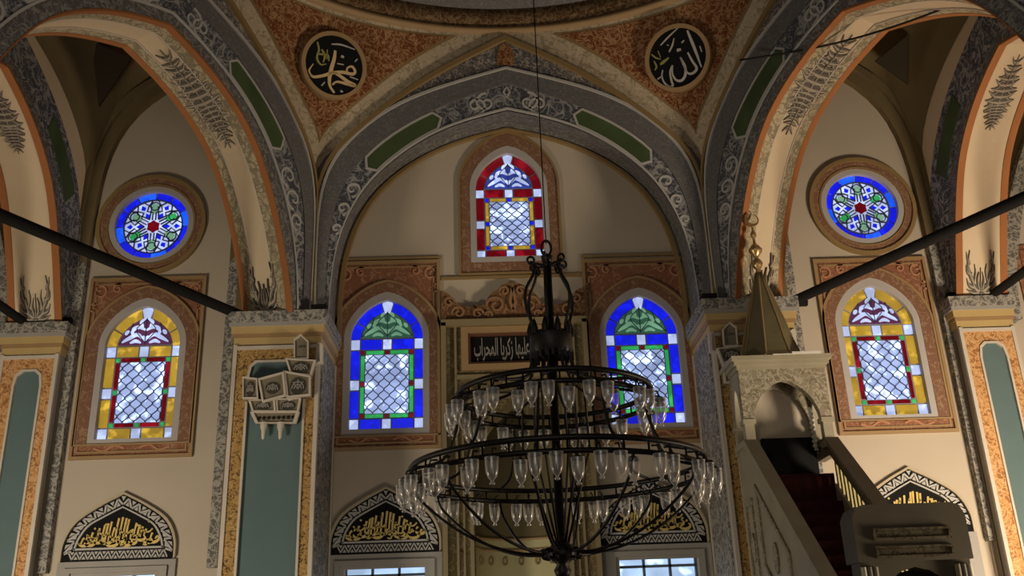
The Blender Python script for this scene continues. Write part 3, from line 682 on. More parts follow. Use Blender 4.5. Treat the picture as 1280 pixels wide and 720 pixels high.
# ------------------------------------------------------------------ side bays: ribs, outer arches, vaults
LUN = half([(1.42, 3.0), (1.42, 8.2), (1.40, 9.6), (1.28, 10.7), (.98, 11.4), (.5, 11.85), (0, 12.05)], 30)
LUN2 = half([(1.24, 3.0), (1.24, 8.2), (1.22, 9.6), (1.10, 10.55), (.84, 11.2), (.42, 11.62), (0, 11.82)], 30)
for sx, wd in ((-1, 'left'), (1, 'right')):
    M = lambda s, z, d, sx=sx: (sx*(6.17+s), -.3+d, z)
    R = empty('lunette_rib', (sx*6.15, -.3, 3), 'tall narrow grey rib framing the %s round window' % wd, 'arch rib')
    kz = max(i for i in range(30) if LUN[i][1] < 8.6)
    b = MB(); b.band(LUN[:kz+1], LUN2[:kz+1], -.14, 0, M); b.build('rib_leg', M_lace, R)
    b = MB(); b.band(LUN[-kz-1:], LUN2[-kz-1:], -.14, 0, M); b.build('rib_leg', M_lace, R)
    b = MB(); b.band(LUN[kz:len(LUN)-kz], LUN2[kz:len(LUN)-kz], -.14, 0, M); b.build('rib_crown', brown, R)
    b = MB(); b.band([(a*1.0, z) for a, z in LUN], [(a*1.10, z+.12) for a, z in LUN], -.22, 0, M); b.build('brown_edge', brown, R)
    # outer arch in the plane x = 7.34, span along y
    Mo = lambda s, z, d, sx=sx: (sx*(7.60+d), -3.54+s, z-.28)
    cNo = half([(2.87, 7.30), (2.80, 7.45), (2.68, 7.75), (2.42, 8.40), (2.09, 9.05), (1.85, 9.43), (1.3, 9.88), (.8, 10.15), (.3, 10.34), (0, 10.42)])
    A = big_side_arch(sx, 'cream-lined outer arch with orange edges at the %s edge of the photo' % wd, cNo, Mo, .85, [(cNn and 0, 0, 0)] if False else [], 'outer_arch', plainbands=True)
    A2 = A
    Mo2 = lambda s, z, d, sx=sx: (sx*(7.60+d), -3.54-s, z-.28)
    L = len(cNo); cl = [0]
    for p, q in zip(cNo, cNo[1:]): cl.append(cl[-1]+(Vector(q)-Vector(p)).length)
    def ons(s0, hgt, wid, flip):
        def f(x, z, d):
            s = min(max(s0+z*hgt*flip, 0), cl[-1]-1e-4); j = max(i for i in range(L-1) if cl[i] <= s); t = (s-cl[j])/(cl[j+1]-cl[j])
            p = Vector(cNo[j]).lerp(Vector(cNo[j+1]), t)
            e = 0 if d > .5 else .02-.02*d
            return Mo2(p.x*(1-e/3.), p.y-e*.6, .40+x*wid/2)
        return f
    for a in ((.06, .75, .50, 1), (3.3, 1.0, .50, 1), (3.35, .5, .46, -1)):
        b = MB(); leafplume(b, ons(*a), a[0] > 1); pl_ = b.build('painted_plume', MT['plume_paint'], A)
        b = MB(); leafplume(b, ons(*a), a[0] > 1, True); b.build('pale_veins', MT['plume_vein'], pl_)
    cL1o = half([(2.96, 7.30), (2.93, 7.5), (2.83, 7.95), (2.50, 8.80), (1.95, 9.62), (1.3, 10.12), (.5, 10.48), (0, 10.60)])
    b = MB(); b.band([(a, z+.03) for a, z in cNo], cL1o, -.015, .02, Mo); b.build('lace_band', M_facel, A)
    b = MB(); b.band(cL1o, [(a, z) for a, z in mix(cC2, cC1, .5)], -.03, .02, Mo); b.build('foliage_band', M_fol, A)
    for i0, i1 in ((14, 22), (59-22, 59-14)):
        Aa, Bb = sub(cL1, mix(cC2, cC1, .5), i0, i1, .14, .72); b = MB()
        b.plate(Aa+Bb[::-1], [], -.045, 0, Mo); b.build('green_panel', green, A)
    # triangular vault
    tri = [(4.35, -.35), (7.60, -.35), (7.60, -6.9)]
    cen = Vector((6.25, -2.3)); V = MB(); n = 72; rings = 8; vs = []
    def bz(x, y):
        if abs(y+.35) < .01: t = (x-6.17)/1.42; 
        if abs(y+.35) < .01: return 9.3+2.75*math.sqrt(max(0, 1-min(1, abs(t))**2.2))
        if abs(x-7.60) < .01:
            t = min(1, abs(y+3.5)/3.2); return 9.4+1.75*math.sqrt(max(0, 1-t**2))
        t = min(1, Vector((x-5.85, y+3.45)).length/3.5); return 9.4+2.2*math.sqrt(max(0, 1-t**2))
    for i in range(n):
        a = 2*PI*i/n; d = Vector((math.cos(a), math.sin(a))); best = 1e9
        for p, q in zip(tri, tri[1:]+tri[:1]):
            p = Vector(p); q = Vector(q); e = q-p; den = d.x*e.y-d.y*e.x
            if abs(den) < 1e-9: continue
            t = ((p.x-cen.x)*e.y-(p.y-cen.y)*e.x)/den; u = ((p.x-cen.x)*d.y-(p.y-cen.y)*d.x)/den
            if t > 0 and -1e-6 <= u <= 1+1e-6: best = min(best, t)
        P = cen+d*best; z = bz(P.x, P.y)
        for k in range(rings+1):
            f = k/rings; q = P.lerp(cen+d*.5, f); vs.append((sx*q.x, q.y, z+(12.75-z)*(1-(1-f)**1.8)))
    V.add(vs, [((rings+1)*i+k, (rings+1)*i+k+1, (rings+1)*((i+1) % n)+k+1, (rings+1)*((i+1) % n)+k) for i in range(n) for k in range(rings)], 0, True)
    V.lathe([(.5, 12.75), (.4, 12.95), (0.01, 13.05)], (sx*cen.x, cen.y, 0), 24)
    vo = empty('side_bay_vault', (sx*cen.x, cen.y, 12.7), 'dim olive-brown vault over the %s side bay above the round window' % wd, 'vault')
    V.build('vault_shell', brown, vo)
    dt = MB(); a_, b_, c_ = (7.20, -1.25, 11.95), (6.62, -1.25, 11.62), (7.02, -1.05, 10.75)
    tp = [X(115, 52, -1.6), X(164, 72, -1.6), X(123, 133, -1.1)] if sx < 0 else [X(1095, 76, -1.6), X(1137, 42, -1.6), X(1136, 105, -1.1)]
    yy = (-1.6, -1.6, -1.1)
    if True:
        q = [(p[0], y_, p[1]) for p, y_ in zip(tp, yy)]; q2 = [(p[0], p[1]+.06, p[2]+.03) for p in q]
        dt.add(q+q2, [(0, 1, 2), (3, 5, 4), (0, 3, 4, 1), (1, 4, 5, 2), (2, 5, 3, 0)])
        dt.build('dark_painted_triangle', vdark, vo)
    # wall arch in the outermost aisle
    OB = resample(spline([(8.45, 6.7), (8.50, 7.3), (8.64, 7.9), (9.1, 9.2), (9.8, 10.5), (10.6, 11.2)]), 24)
    b = MB(); b.band([(sx*a, z) for a, z in OB], [(sx*(a+.26), z-.05) for a, z in OB], -.25, 0, MF(-.3)); tag(b.build('wall_rib', M_lace), 'grey vine-painted rib on the aisle wall beyond the outer arch at far %s' % wd, 'arch rib')
    b = MB(); b.box(*sorted((sx*8.95, sx*10.9)), -.34, -.3, 4.6, 8.1); b.box(*sorted((sx*9.05, sx*10.8)), -.36, -.3, 4.7, 8.0); tag(b.build('painted_panel', M_frame), 'rust painted panel on the aisle wall beyond the outer pier at far %s' % wd, 'wall panel')
# ------------------------------------------------------------------ tie rods
def rod(p, q, r, name, lab, cat='tie rod', extra=()):
    A = empty(name, p, lab, cat, 'iron tie rods under the arches')
    b = MB(); b.tube([p, q], r, 8); b.build('bar', rodm, A)
    for a, c_ in extra:
        b = MB(); b.tube([a, c_], r*.8, 6); b.build('anchor_bar', rodm, A)
for sx, wd in ((-1, 'left'), (1, 'right')):
    x0, y0 = sx*4.30, -1.15
    if sx < 0: p0 = (-4.29, -.95, 6.86); p1 = (-6.87, -6.10, 6.86)
    else: p0 = (4.52, -.95, 6.88); p1 = (7.18, -6.1, 6.88)
    rod(p0, p1, .085, 'tie_rod', 'long black iron tie rod crossing the yellow and round windows on the %s' % wd, extra=[((p0[0]-sx*.3, p0[1]-.15, 6.86), (p0[0]+sx*.33, p0[1]-.15, 6.86))])
    q0 = (sx*8.22, -.45, 7.06)
    rod(q0, (sx*8.22, -7.2, 7.06), .075, 'tie_rod', 'short stretch of black iron tie rod over the outer pier at far %s' % wd, extra=[((sx*7.45, -.62, 7.08), (sx*8.5, -.62, 7.08))])
    b = MB(); b.box(*sorted((sx*3.02, sx*3.26)), -1.54, -1.42, 6.84, 6.91); tag(b.build('iron_clamp', rodm), 'small black iron clamp on the capital at the foot of the front arch, %s side' % wd, 'clamp')
# thin cable at upper right
pts = []
for i in range(25):
    t = i/24; px = 1225+(925-1225)*t; py = -8+(75+8)*t+14*math.sin(PI*t)*.9
    d = ray(px, py); yy = -5.0+2.2*t; k = (yy-CAM.y)/d.y; pts.append(CAM+d*k)
b = MB(); b.tube(pts, .017, 5); tag(b.build('cable', iron), 'thin dark cable slung across the big right arch', 'cable')
# ------------------------------------------------------------------ inscribed lunettes + lower windows
def lunette(cx, y, lab, seed, sx=1):
    M = MF(y); L_ = empty('inscribed_lunette', (cx, y, 3.15), lab, 'lunette', 'inscribed lunettes over the lower windows')
    hw = .875; zb = 3.16
    O = resample(spline([(-hw, zb), (-hw+.02, zb+.3), (-.70, zb+.60), (-.38, zb+.83), (0, zb+1.03)]), 24); O = O+[(-a, z) for a, z in reversed(O[:-1])]
    I = resample(spline([(-hw+.17, zb+.19), (-hw+.22, zb+.36), (-.52, zb+.56), (-.28, zb+.70), (0, zb+.84)]), 24); I = I+[(-a, z) for a, z in reversed(I[:-1])]
    O = [(cx+a, z) for a, z in O]; I = [(cx+a, z) for a, z in I]
    b = MB(); b.plate(O, [], -.03, 0, M); b.build('black_board', black, L_)
    b = MB(); b.band(I, [(cx+(a-cx)*.965, z-.022) for a, z in I], -.05, 0, M); b.ribbon([I[0], I[-1]], .03, -.05, 0, M); b.build('inner_line', greytrim, L_)
    b = MB(); b.band(O, [(cx+(a-cx)*1.035, z+.035) for a, z in O], -.07, 0, M); b.build('plaster_edge', mat('lunette_edge', (.42, .35, .24), .8) if 'lunette_edge' not in MT else MT['lunette_edge'], L_)
    # zigzag border
    b = MB(); rows = []
    Oi = mix(O, I, .12); Ii = mix(O, I, .86); A_ = resample(Oi, 29); B_ = resample(Ii, 29)
    ln = [A_[i] if i % 2 else B_[i] for i in range(29)]
    for i in range(28):
        p, q = Vector(ln[i]), Vector(ln[i+1]); b.ribbon([tuple(p.lerp(q, .06)), tuple(p.lerp(q, .94))], .030, -.045, 0, M)
        c0 = A_[i+1] if (i+1) % 2 == 0 else B_[i+1]; cc = Vector(c0); base = Vector(ln[i+1]).lerp(cc, .42)
        tdir = (Vector(A_[min(i+2, 28)])-Vector(A_[i])).normalized()*.035
        if i < 27: b.plate([tuple(cc.lerp(base, .1)-tdir), tuple(cc.lerp(base, .1)+tdir), tuple(base)], [], -.045, 0, M)
    nb = 25; za, zc = zb+.035, zb+.15
    lb = [(cx-hw+.10+(2*hw-.20)*i/nb, za if i % 2 else zc) for i in range(nb+1)]
    for i in range(nb):
        b.ribbon([lb[i], lb[i+1]], .022, -.045, 0, M)
        if 0 < i: s = -1 if i % 2 == 0 else 1; x = lb[i][0]; zz = za if i % 2 == 0 else zc; b.plate([(x-.03, zz), (x+.03, zz), (x, zz+(.05 if i % 2 == 0 else -.05))], [], -.045, 0, M)
    b.build('zigzag_border', greytrim, L_)
    # thuluth style strokes
    rnd = random.Random(seed); b = MB()
    for i in range(21):
        x = -.56+1.12*i/20+rnd.uniform(-.015, .015); top = zb+.73-.62*abs(x)**1.25-.06; z0 = zb+.27+rnd.uniform(0, .10)
        if i % 5 == 3: top -= .12
        pts = [(cx+x+.02, top), (cx+x, (top+z0)/2), (cx+x-.01, z0)]
        if i % 3 == 0: pts += [(cx+x-.03, z0-.05), (cx+x-.08, z0-.04)]
        b.ribbon(spline(pts, 4), lambda t: .034*(1-.45*t), -.05, 0, M)
    for i in range(11):
        x = -.56+1.1*i/10+rnd.uniform(-.03, .03); z = zb+.27+rnd.uniform(0, .07); r = rnd.uniform(.05, .085)
        pts = [(cx+x+r*1.2*math.cos(a), z+r*.75*math.sin(a)) for a in [PI*(.05+1.25*k/9)+PI*.95 for k in range(10)]]
        b.ribbon(pts, lambda t: .014+.032*math.sin(PI*t), -.05, 0, M)
    for i in range(6):
        x = -.42+.84*i/5; z = zb+.40+rnd.uniform(-.04, .06)
        b.ribbon(spline([(cx+x+.09, z+.03), (cx+x+.03, z-.02), (cx+x-.05, z), (cx+x-.10, z+.05)], 4), .022, -.05, 0, M)
        b.plate([(cx+x+.02, z+.12), (cx+x+.04, z+.14), (cx+x+.02, z+.16), (cx+x, z+.14)], [], -.05, 0, M)
    b.build('gold_script', goldl, L_)
lunette(-6.36, -.3, 'black pointed lunette with gold script under the yellow window at far left', 3)
lunette(-2.20, 0, 'black pointed lunette with gold script left of the mihrab', 5)
lunette(2.14, 0, 'black pointed lunette with gold script behind the chandelier, right of the mihrab', 8)
lunette(6.36, -.3, 'black pointed lunette with gold script half hidden behind the minbar gate', 11)
def lowwin(n, cx, y, x0, x1):
    W = tag(bpy.data.objects.new('window_%d' % n, None), kind='structure'); C.objects.link(W); W.location = (cx, y, 3)
    M = MF(y)
    b = MB(); b.plate(rect(cx-.92, cx+.92, .8, 3.16), [rect(x0, x1, .9, 2.93)], -.05, 0, M); b.plate(rect(cx-.80, cx+.80, .85, 3.06), [rect(x0-.06, x1+.06, .9, 2.98)], -.09, 0, M); b.build('stone_frame', grey, W)
    b = MB(); b.plate(rect(x0, x1, .9, 3.0), [], .30, .32, M); b.build('pane', E_day, W)
    b = MB(); xm = (x0+x1)/2
    for i in range(4): xx = x0+(x1-x0)*i/3; b.box(xx-.02, xx+.02, y+.20, y+.27, .9, 3.0)
    for z in (1.4, 1.95, 2.5, 2.84): b.box(x0, x1, y+.2, y+.27, z-.02, z+.02)
    b.build('window_bars', mat('blue_grey_bar', (.10, .12, .15), .6) if 'blue_grey_bar' not in MT else MT['blue_grey_bar'], W)
lowwin(8, -2.20, 0, -2.86, -1.56); lowwin(9, 2.14, 0, 1.56, 2.84); lowwin(10, -6.36, -.3, -7.0, -5.75); lowwin(11, 6.36, -.3, 5.75, 7.0)
# ------------------------------------------------------------------ mihrab
Mi = empty('mihrab', (0, -.15, 0), 'tall olive-gold mihrab with carved crest, behind the chandelier', 'mihrab')
def bxp(nm, mt, p, *a): b = MB(); b.box(*a); return b.build(nm, mt, p)
fr = MB(); fr.plate(rect(-1.22, 1.22, 0, 6.98), [rect(-.74, .74, .3, 5.62), rect(-.80, .86, 6.24, 6.80)], -.12, 0, MF(0)); fr.build('frame_wall', M_mih, Mi)
b = MB()
for s in (-1, 1):
    for xa, xb, d in ((1.18, 1.26, -.26), (1.00, 1.04, -.17), (.90, .93, -.17), (.76, .82, -.22)): b.box(*sorted((s*xa, s*xb)), d, -.1, 0, 6.98 if xa > .95 else 5.85)
b.box(-1.26, 1.26, -.26, -.1, 6.92, 7.03); b.box(-1.0, 1.0, -.2, -.1, 5.98, 6.05); b.box(-.82, .82, -.2, -.1, 5.62, 5.70)
b.build('pilaster_mouldings', mat('olive_gilt', (.22, .17, .085), .5), Mi)
b = MB()
for s in (-1, 1):
    for z in [i*.42+.6 for i in range(13)]: b = MB(); b.lathe([(.045, 0), (.03, .02), (0, .03)], (s*.965, -.125, z), 8); b.build('rosette', goldp, Mi)
# niche recess: half cylinder + hood
N = MB(); seg = 16; vs = []
for z in (.3, 3.38): 
    for i in range(seg+1): a = PI*i/seg; vs.append((.74*math.cos(a), -.02+.62*math.sin(a), z))
N.add(vs, [(i, i+1, seg+2+i, seg+1+i) for i in range(seg)], 0, True); N.build('niche_wall', mat('pale_yellow_niche', (.42, .38, .20), .7), Mi)
N = MB(); vs = []
for z in (3.38, 5.62):
    for i in range(seg+1): a = PI*i/seg; vs.append((.74*math.cos(a), -.02+.62*math.sin(a), z))
N.add(vs, [(i, i+1, seg+2+i, seg+1+i) for i in range(seg)], 0, True)
N.add([(-.74, -.02, 5.62)]+[(.74*math.cos(PI*i/seg), -.02+.62*math.sin(PI*i/seg), 5.62) for i in range(seg+1)], [tuple(range(seg+2))]); N.build('niche_hood', mat('olive_niche', (.13, .105, .05), .8), Mi)
b = MB()
for zz, r_ in ((3.38, .72), (3.20, .725)): b.tube([(r_*math.cos(PI*i/seg), -.02+.60*math.sin(PI*i/seg), zz) for i in range(seg+1)], .022, 6)
b.build('niche_bands', goldp, Mi)
b = MB()
for i in range(1, 8):
    a = PI*i/8; x, y_ = .71*math.cos(a), -.02+.59*math.sin(a)
    b = MB(); b.tube([(x+.035*math.cos(t), y_, 3.02+.06*math.sin(t)) for t in [2*PI*k/10 for k in range(10)]], .012, 5, closed=True)
    b.build('drop_ornament', dgold, Mi)
b = MB(); b.plate(resample([(-.74, 5.6)], 1)+[] if False else arch(.74, 4.6, 4.62, 5.62)[::-1]+[], [], 0, .01, MF(5)) if False else None
hd = MB(); hd.plate([(-.74, 4.55), (-.74, 5.66), (.74, 5.66), (.74, 4.55)]+[(.74-.10, 4.62), (.55, 4.95), (.36, 5.2), (.15, 5.38), (0, 5.5), (-.15, 5.38), (-.36, 5.2), (-.55, 4.95), (-.64, 4.62)], [], -.1, -.02, MF(0)); hd.build('niche_arch', M_mih, Mi)
# inscription panel
b = MB(); b.plate(rect(-.80, .86, 6.24, 6.80), [], -.07, -.02, MF(0)); pn = b.build('inscription_panel', black, Mi)
b = MB(); b.plate(rect(-.92, .98, 6.13, 6.91), [rect(-.80, .86, 6.24, 6.80)], -.19, -.05, MF(0)); b.build('panel_frame', goldp, Mi)
b = MB(); b.plate(rect(-.83, .89, 6.21, 6.83), [rect(-.76, .82, 6.28, 6.76)], -.15, -.05, MF(0)); b.build('panel_inner_frame', mat('dark_rust_fillet', (.10, .035, .015), .7), Mi)
FORMS = {'ك': 0xFED9, 'ل': 0xFEDD, 'م': 0xFEE1, 'ا': 0xFE8D, 'د': 0xFEA9, 'خ': 0xFEA5, 'ع': 0xFEC9, 'ي': 0xFEF1, 'ه': 0xFEE9, 'ز': 0xFEAF, 'ر': 0xFEAD, 'ح': 0xFEA1, 'ب': 0xFE8F}
NOJ = 'ادرز'
def shape(txt):
    out = []
    for w_ in txt.split(' '):
        o = ''
        for i, ch in enumerate(w_):
            pj = i > 0 and w_[i-1] not in NOJ; nj = i < len(w_)-1 and ch not in NOJ
            o += chr(FORMS[ch]+(3 if pj and nj else 1 if pj else 2 if nj else 0))
        out.append(o)
    return ' '.join(out)[::-1]
insm = mat('dim_script_paint', (.25, .23, .20), .6)
cu = bpy.data.curves.new('t', 'FONT'); cu.body = shape('كلما دخل عليها زكريا المحراب'); cu.size = 1; cu.extrude = .02; cu.offset = .012
to = bpy.data.objects.new('t', cu); C.objects.link(to); bpy.context.view_layer.update()
me = bpy.data.meshes.new_from_object(to.evaluated_get(bpy.context.evaluated_depsgraph_get()))
xs = [v.co.x for v in me.vertices]; ys = [v.co.y for v in me.vertices]; w0, w1, h0, h1 = min(xs), max(xs), min(ys), max(ys)
for v in me.vertices:
    v.co = ((-.70+(v.co.x-w0)/(w1-w0)*1.46), -.08+v.co.z*.3, 6.31+(v.co.y-h0)/(h1-h0)*.42)
bpy.data.objects.remove(to); me.materials.append(insm)
ins = bpy.data.objects.new('inscription', me); C.objects.link(ins); ins.parent = Mi; ins.matrix_parent_inverse = Matrix.Translation(-Mi.location)
# crest
def crest_half():
    return [(1.26, 7.03), (1.26, 7.62), (1.12, 7.55), (1.02, 7.40), (.86, 7.31), (.62, 7.27), (.70, 7.36), (.58, 7.30), (.50, 7.33), (.44, 7.45), (.36, 7.56), (.26, 7.60), (.20, 7.68), (.10, 7.72), (0, 7.74)]
ch = crest_half(); poly = ch+[(-a, z) for a, z in reversed(ch[:-1])]
b = MB(); b.plate(poly, [], -.14, 0, MF(0)); cr = b.build('carved_crest', M_crest, Mi)
b = MB()
for s in (-1, 1):
    for cx_, cz_, r_, f in ((.30, 7.30, .17, 1), (.62, 7.15, .10, -1), (.95, 7.18, .12, 1), (1.12, 7.38, .10, -1), (.14, 7.56, .09, 1), (.42, 7.12, .07, 1)):
        pts = [(s*(cx_+f*r_*(1-.8*t)*math.cos(t*8)), cz_+r_*(1-.8*t)*math.sin(t*8)) for t in [i/24 for i in range(25)]]
        b.ribbon(pts, lambda t: .04*(1-.4*t), -.18, -.1, MF(0))
b.ribbon([(0, 7.2), (-.05, 7.35), (0, 7.62)], .05, -.19, -.1, MF(0)); b.ribbon([(0, 7.2), (.05, 7.35), (0, 7.62)], .05, -.19, -.1, MF(0))
b.build('crest_scrolls', mat('crest_highlight', (.25, .13, .06), .6), Mi)
# ------------------------------------------------------------------ carved bracket on the piers
def bracket(sx, lab):
    A = empty('carved_bracket', (sx*3.7, -1.5, 5.4), lab, 'bracket', 'white-edged carved brackets on the piers')
    M = MF(-1.5, sx)
    def P(px, py): x, z = X(px, py, -1.5); return (-x, z)
    cells = [[(308, 476), (325, 478), (326, 502), (308, 502)], [(327, 478), (357, 470), (360, 498), (332, 506)], [(358, 468), (390, 474), (390, 497), (362, 500)],
             [(360, 452), (396, 454), (391, 472), (366, 470)], [(370, 428), (378, 422), (387, 430), (387, 452), (370, 452)],
             [(314, 503), (345, 501), (346, 516), (318, 516)], [(347, 501), (377, 500), (374, 516), (348, 516)], [(316, 517), (374, 517), (370, 530), (322, 530)]]
    body = MB(); edge = MB(); hol = MB(); scr = MB()
    for k, c in enumerate(cells):
        q = [P(*p) for p in c]; cc = sum((Vector(p) for p in q), Vector((0, 0)))/len(q)
        dep = -.05-.018*(8-k)
        body.plate(q, [], dep, .04, M)
        q2 = [tuple(cc+(Vector(p)-cc)*1.06) for p in q]; qi = [tuple(cc+(Vector(p)-cc)*.90) for p in q]
        edge.band(q2, qi, dep-.03, dep+.03, M, closed=True)
        if k == 7:
            for i in range(9): x = q[0][0]+(q[1][0]-q[0][0])*(i+.6)/9.6; hol.plate(circ(x, cc.y, .028, 8), [], dep-.012, dep, M)
        else:
            rx = abs(q[1][0]-q[0][0])*.30 if k != 4 else .06; rz = abs(q[0][1]-q[2][1])*.36
            hb_ = MB(); hb_.plate(circ(cc.x, cc.y-rz*.1, max(rx, .05), 16, rz), [], dep-.012, dep, M); hb_.build('pierced_panel', MT['pierced_shadow'] if 'pierced_shadow' in MT else mat('pierced_shadow', (.05, .045, .035), .9), A)
            for f_ in (.45, .75): scr.ribbon([(cc.x+rx*f_*math.cos(t), cc.y-rz*.45+rz*1.1*f_*math.sin(t)) for t in [PI*i/10 for i in range(11)]], .013, dep-.02, dep-.011, M)
            for q_ in (-.5, 0, .5): scr.ribbon([(cc.x, cc.y-rz*.5), (cc.x+rx*q_*1.3, cc.y+rz*(.62-abs(q_)*.5))], .011, dep-.02, dep-.011, M)
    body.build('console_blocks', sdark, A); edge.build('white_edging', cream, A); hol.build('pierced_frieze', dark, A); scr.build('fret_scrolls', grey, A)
    d = MB()
    for a, b_ in ((331, 327), (352, 349)):
        x, z = P(a, 529); d = MB(); d.lathe([(.055, 0), (.05, -.08), (.03, -.14), (.024, -.24), (0.002, -.27)], (sx*x, -1.56, z), 10)
        d.build('pendant_drop', cream, A)
    s = MB(); pts = [(-1.50, 6.22), (-1.40, 6.22), (-1.38, 6.02), (-1.22, 6.00)] 
    line = [P(403, 432), P(403, 455), P(390, 458), P(388, 474), P(378, 480), P(376, 496), P(362, 502)]
    line = [(PXL[0], PXL[1]) for PXL in line]
    s.ribbon(line, .045, -.12, .0, M); s.build('stepped_edge', cream, A)
bracket(-1, 'white-edged carved bracket with two drops on the left pier')
bracket(1, 'white-edged carved bracket behind the minbar spire on the right pier')
# ------------------------------------------------------------------ minbar
MBR = empty('minbar', (3.9, -3.5, 0), 'tall stone minbar with stairs, kiosk and pointed spire with crescent', 'pulpit')
xl, xr_ = 3.26, 4.56; yk0, yk1 = -2.25, -1.70; zp = 3.85
MX = lambda x: (lambda s, z, d: (x+d, s, z))
# side panels: profile in (y, z)
for x0, s, nm in ((xl, 1, 'left'), (xr_-.12, 1, 'right')):
    b = MB()
    prof = [(-1.66, 0), (-1.66, zp+.45), (yk0, zp+.45), (-5.62, 1.55), (-5.62, 0)]
    if nm == 'left':
        b.plate(prof, [], 0, .12, MX(x0)); o = b.build('side_panel', stone, MBR)
        r_ = MB()
        for pr in ([(-2.2, 3.55), (-1.85, 3.55), (-1.85, 2.2), (-2.2, 2.2)], [(-2.45, 3.7), (-2.45, 2.6), (-3.7, 1.6), (-3.7, 2.65)], [(-2.3, 2.1), (-3.5, 1.25), (-3.5, .5), (-2.3, .5)]):
            cc = sum((Vector(p) for p in pr), Vector((0, 0)))/len(pr)
            r_.band(pr, [tuple(cc+(Vector(p)-cc)*.86) for p in pr], -.03, 0, MX(x0), closed=True)
            r_.plate(circ(cc.x, cc.y, .10, 12, .2), [], -.03, 0, MX(x0))
        r_.build('relief_panels', M_stonep, o)
    else:
        low = [(-1.66, 0), (-1.66, zp-.15), (yk0, zp-.15), (-5.62, .95), (-5.62, 0)]
        b.plate(low, [], 0, .12, MX(x0)); o = b.build('side_panel', stone, MBR)
        bb = MB()
        for i in range(26):
            y_ = yk0-.08-i*.128; zt_ = zp+.45+(y_-yk0)*.822-.12*0; bb.box(x0+.03, x0+.09, y_-.03, y_+.03, zt_-.62, zt_-.02)
        bb.build('balusters', mat('ochre_baluster', (.34, .29, .13), .6), MBR)
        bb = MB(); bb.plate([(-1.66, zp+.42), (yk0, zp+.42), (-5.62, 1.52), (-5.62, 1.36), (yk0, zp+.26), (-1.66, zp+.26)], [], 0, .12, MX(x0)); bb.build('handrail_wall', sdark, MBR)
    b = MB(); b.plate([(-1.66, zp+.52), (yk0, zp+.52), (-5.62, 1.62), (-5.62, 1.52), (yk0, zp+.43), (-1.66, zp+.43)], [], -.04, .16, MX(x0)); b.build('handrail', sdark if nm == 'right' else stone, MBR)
b = MB(); n = 14
for i in range(n):
    y0_ = yk0-(3.4)*(i)/n; b.box(xl+.12, xr_-.12, y0_-3.4/n, -1.7, 0, zp-.22-(i+1)*2.85/n)
b.build('stairs', redcarpet, MBR)
b = MB(); b.box(xl+.1, xr_-.1, yk0, -1.66, zp-.2, zp); b.box(xl+.12, xr_-.12, yk0-.03, yk0+.02, 2.4, zp-.05); b.build('platform', redcarpet, MBR)
b = MB(); b.box(xl+.35, xr_-.15, -1.80, -1.72, zp, zp+.62); b.box(xl+.35, xl+.62, -2.2, -1.8, zp-.6, zp+.32); b.build('dark_cushion_back', black, MBR)
# kiosk
zc = 5.42
for (a, c) in ((xl, yk0), (xr_-.15, yk0), (xl, -1.75), (xr_-.15, -1.75)):
    b = MB(); b.box(a+.005, a+.145, c+.005, c+.14, zp+.4, zc-.76); b.box(a-.02, a+.17, c-.02, c+.17, zp+.38, zp+.48); b.box(a-.02, a+.17, c-.02, c+.17, zc-.82, zc-.75); b.build('kiosk_post', stone, MBR)
op = arch((xr_-xl)/2-.16, zp+1.0, zp+1.05, 5.27, cx=(xl+xr_)/2)
fa = MB()
for yy in (yk0, -1.75):
    ac = arch((xr_-xl)/2-.16, zp+.78, zp+.80, 5.25, cx=(xl+xr_)/2)
    fa.plate([(xl, zp+.78), (xl, zc), (xr_, zc), (xr_, zp+.78)]+ac[:], [], yy, yy+.12, MF(0))
fa.build('kiosk_arch', M_stonep, MBR)
fa = MB()
for xx in (xl, xr_-.12):
    fa.plate([(yk0+.125, zp+.78), (yk0+.125, zc-.001), (-1.755, zc-.001), (-1.755, zp+.78)]+arch(.15, zp+.78, zp+.80, 5.2, cx=(yk0+.125-1.755)/2), [], xx, xx+.12, lambda s, z, d: (d, s, z))
b = MB(); b.box(xl+.14, xr_-.14, -1.64, -1.60, zp, zc); b.build('kiosk_back_panel', plaster, MBR)
fa.build('kiosk_side_arch', stone, MBR)
b = MB()
for e, z0, z1 in ((.02, zc, zc+.06), (.06, zc+.06, zc+.12), (.10, zc+.12, zc+.19)): b.box(xl-e, xr_+e, yk0-e, -1.60+e, z0, z1)
b.build('kiosk_cornice', stone, MBR)
b = MB(); b.box(3.78, 4.50, yk0-.12, yk0-.06, zc+.19, zc+.225); b.build('white_ledge', whitem, MBR)
b = MB(); b.box(4.36, 4.41, -1.9, -1.86, zp+.4, zp+1.05)
for i in range(9): b.lathe([(0, 0), (.035, .02), (.04, .05), (0, .075)], (4.36, -1.92, zp+.42+i*.07), 8)
b.build('white_twisted_shaft', whitem, MBR)
b = MB(); sc = (3.86, -1.93)
b.lathe([(.50, zc+.19), (.46, zc+.26), (.38, zc+.50), (.29, zc+.85), (.20, zc+1.15), (.11, zc+1.45), (.045, zc+1.66)], (sc[0], sc[1], 0), 8, smooth=False, rot=PI/8); b.build('spire', spirem, MBR)
b = MB()
for k in range(8):
    a = 2*PI*k/8+PI/8; b.tube([(sc[0]+r*math.cos(a), sc[1]+r*math.sin(a), z) for r, z in ((.50, zc+.19), (.46, zc+.26), (.38, zc+.50), (.29, zc+.85), (.20, zc+1.15), (.11, zc+1.45), (.045, zc+1.66))], .014, 5)
b.build('spire_ribs', dgold, MBR)
b = MB(); z0 = zc+1.64
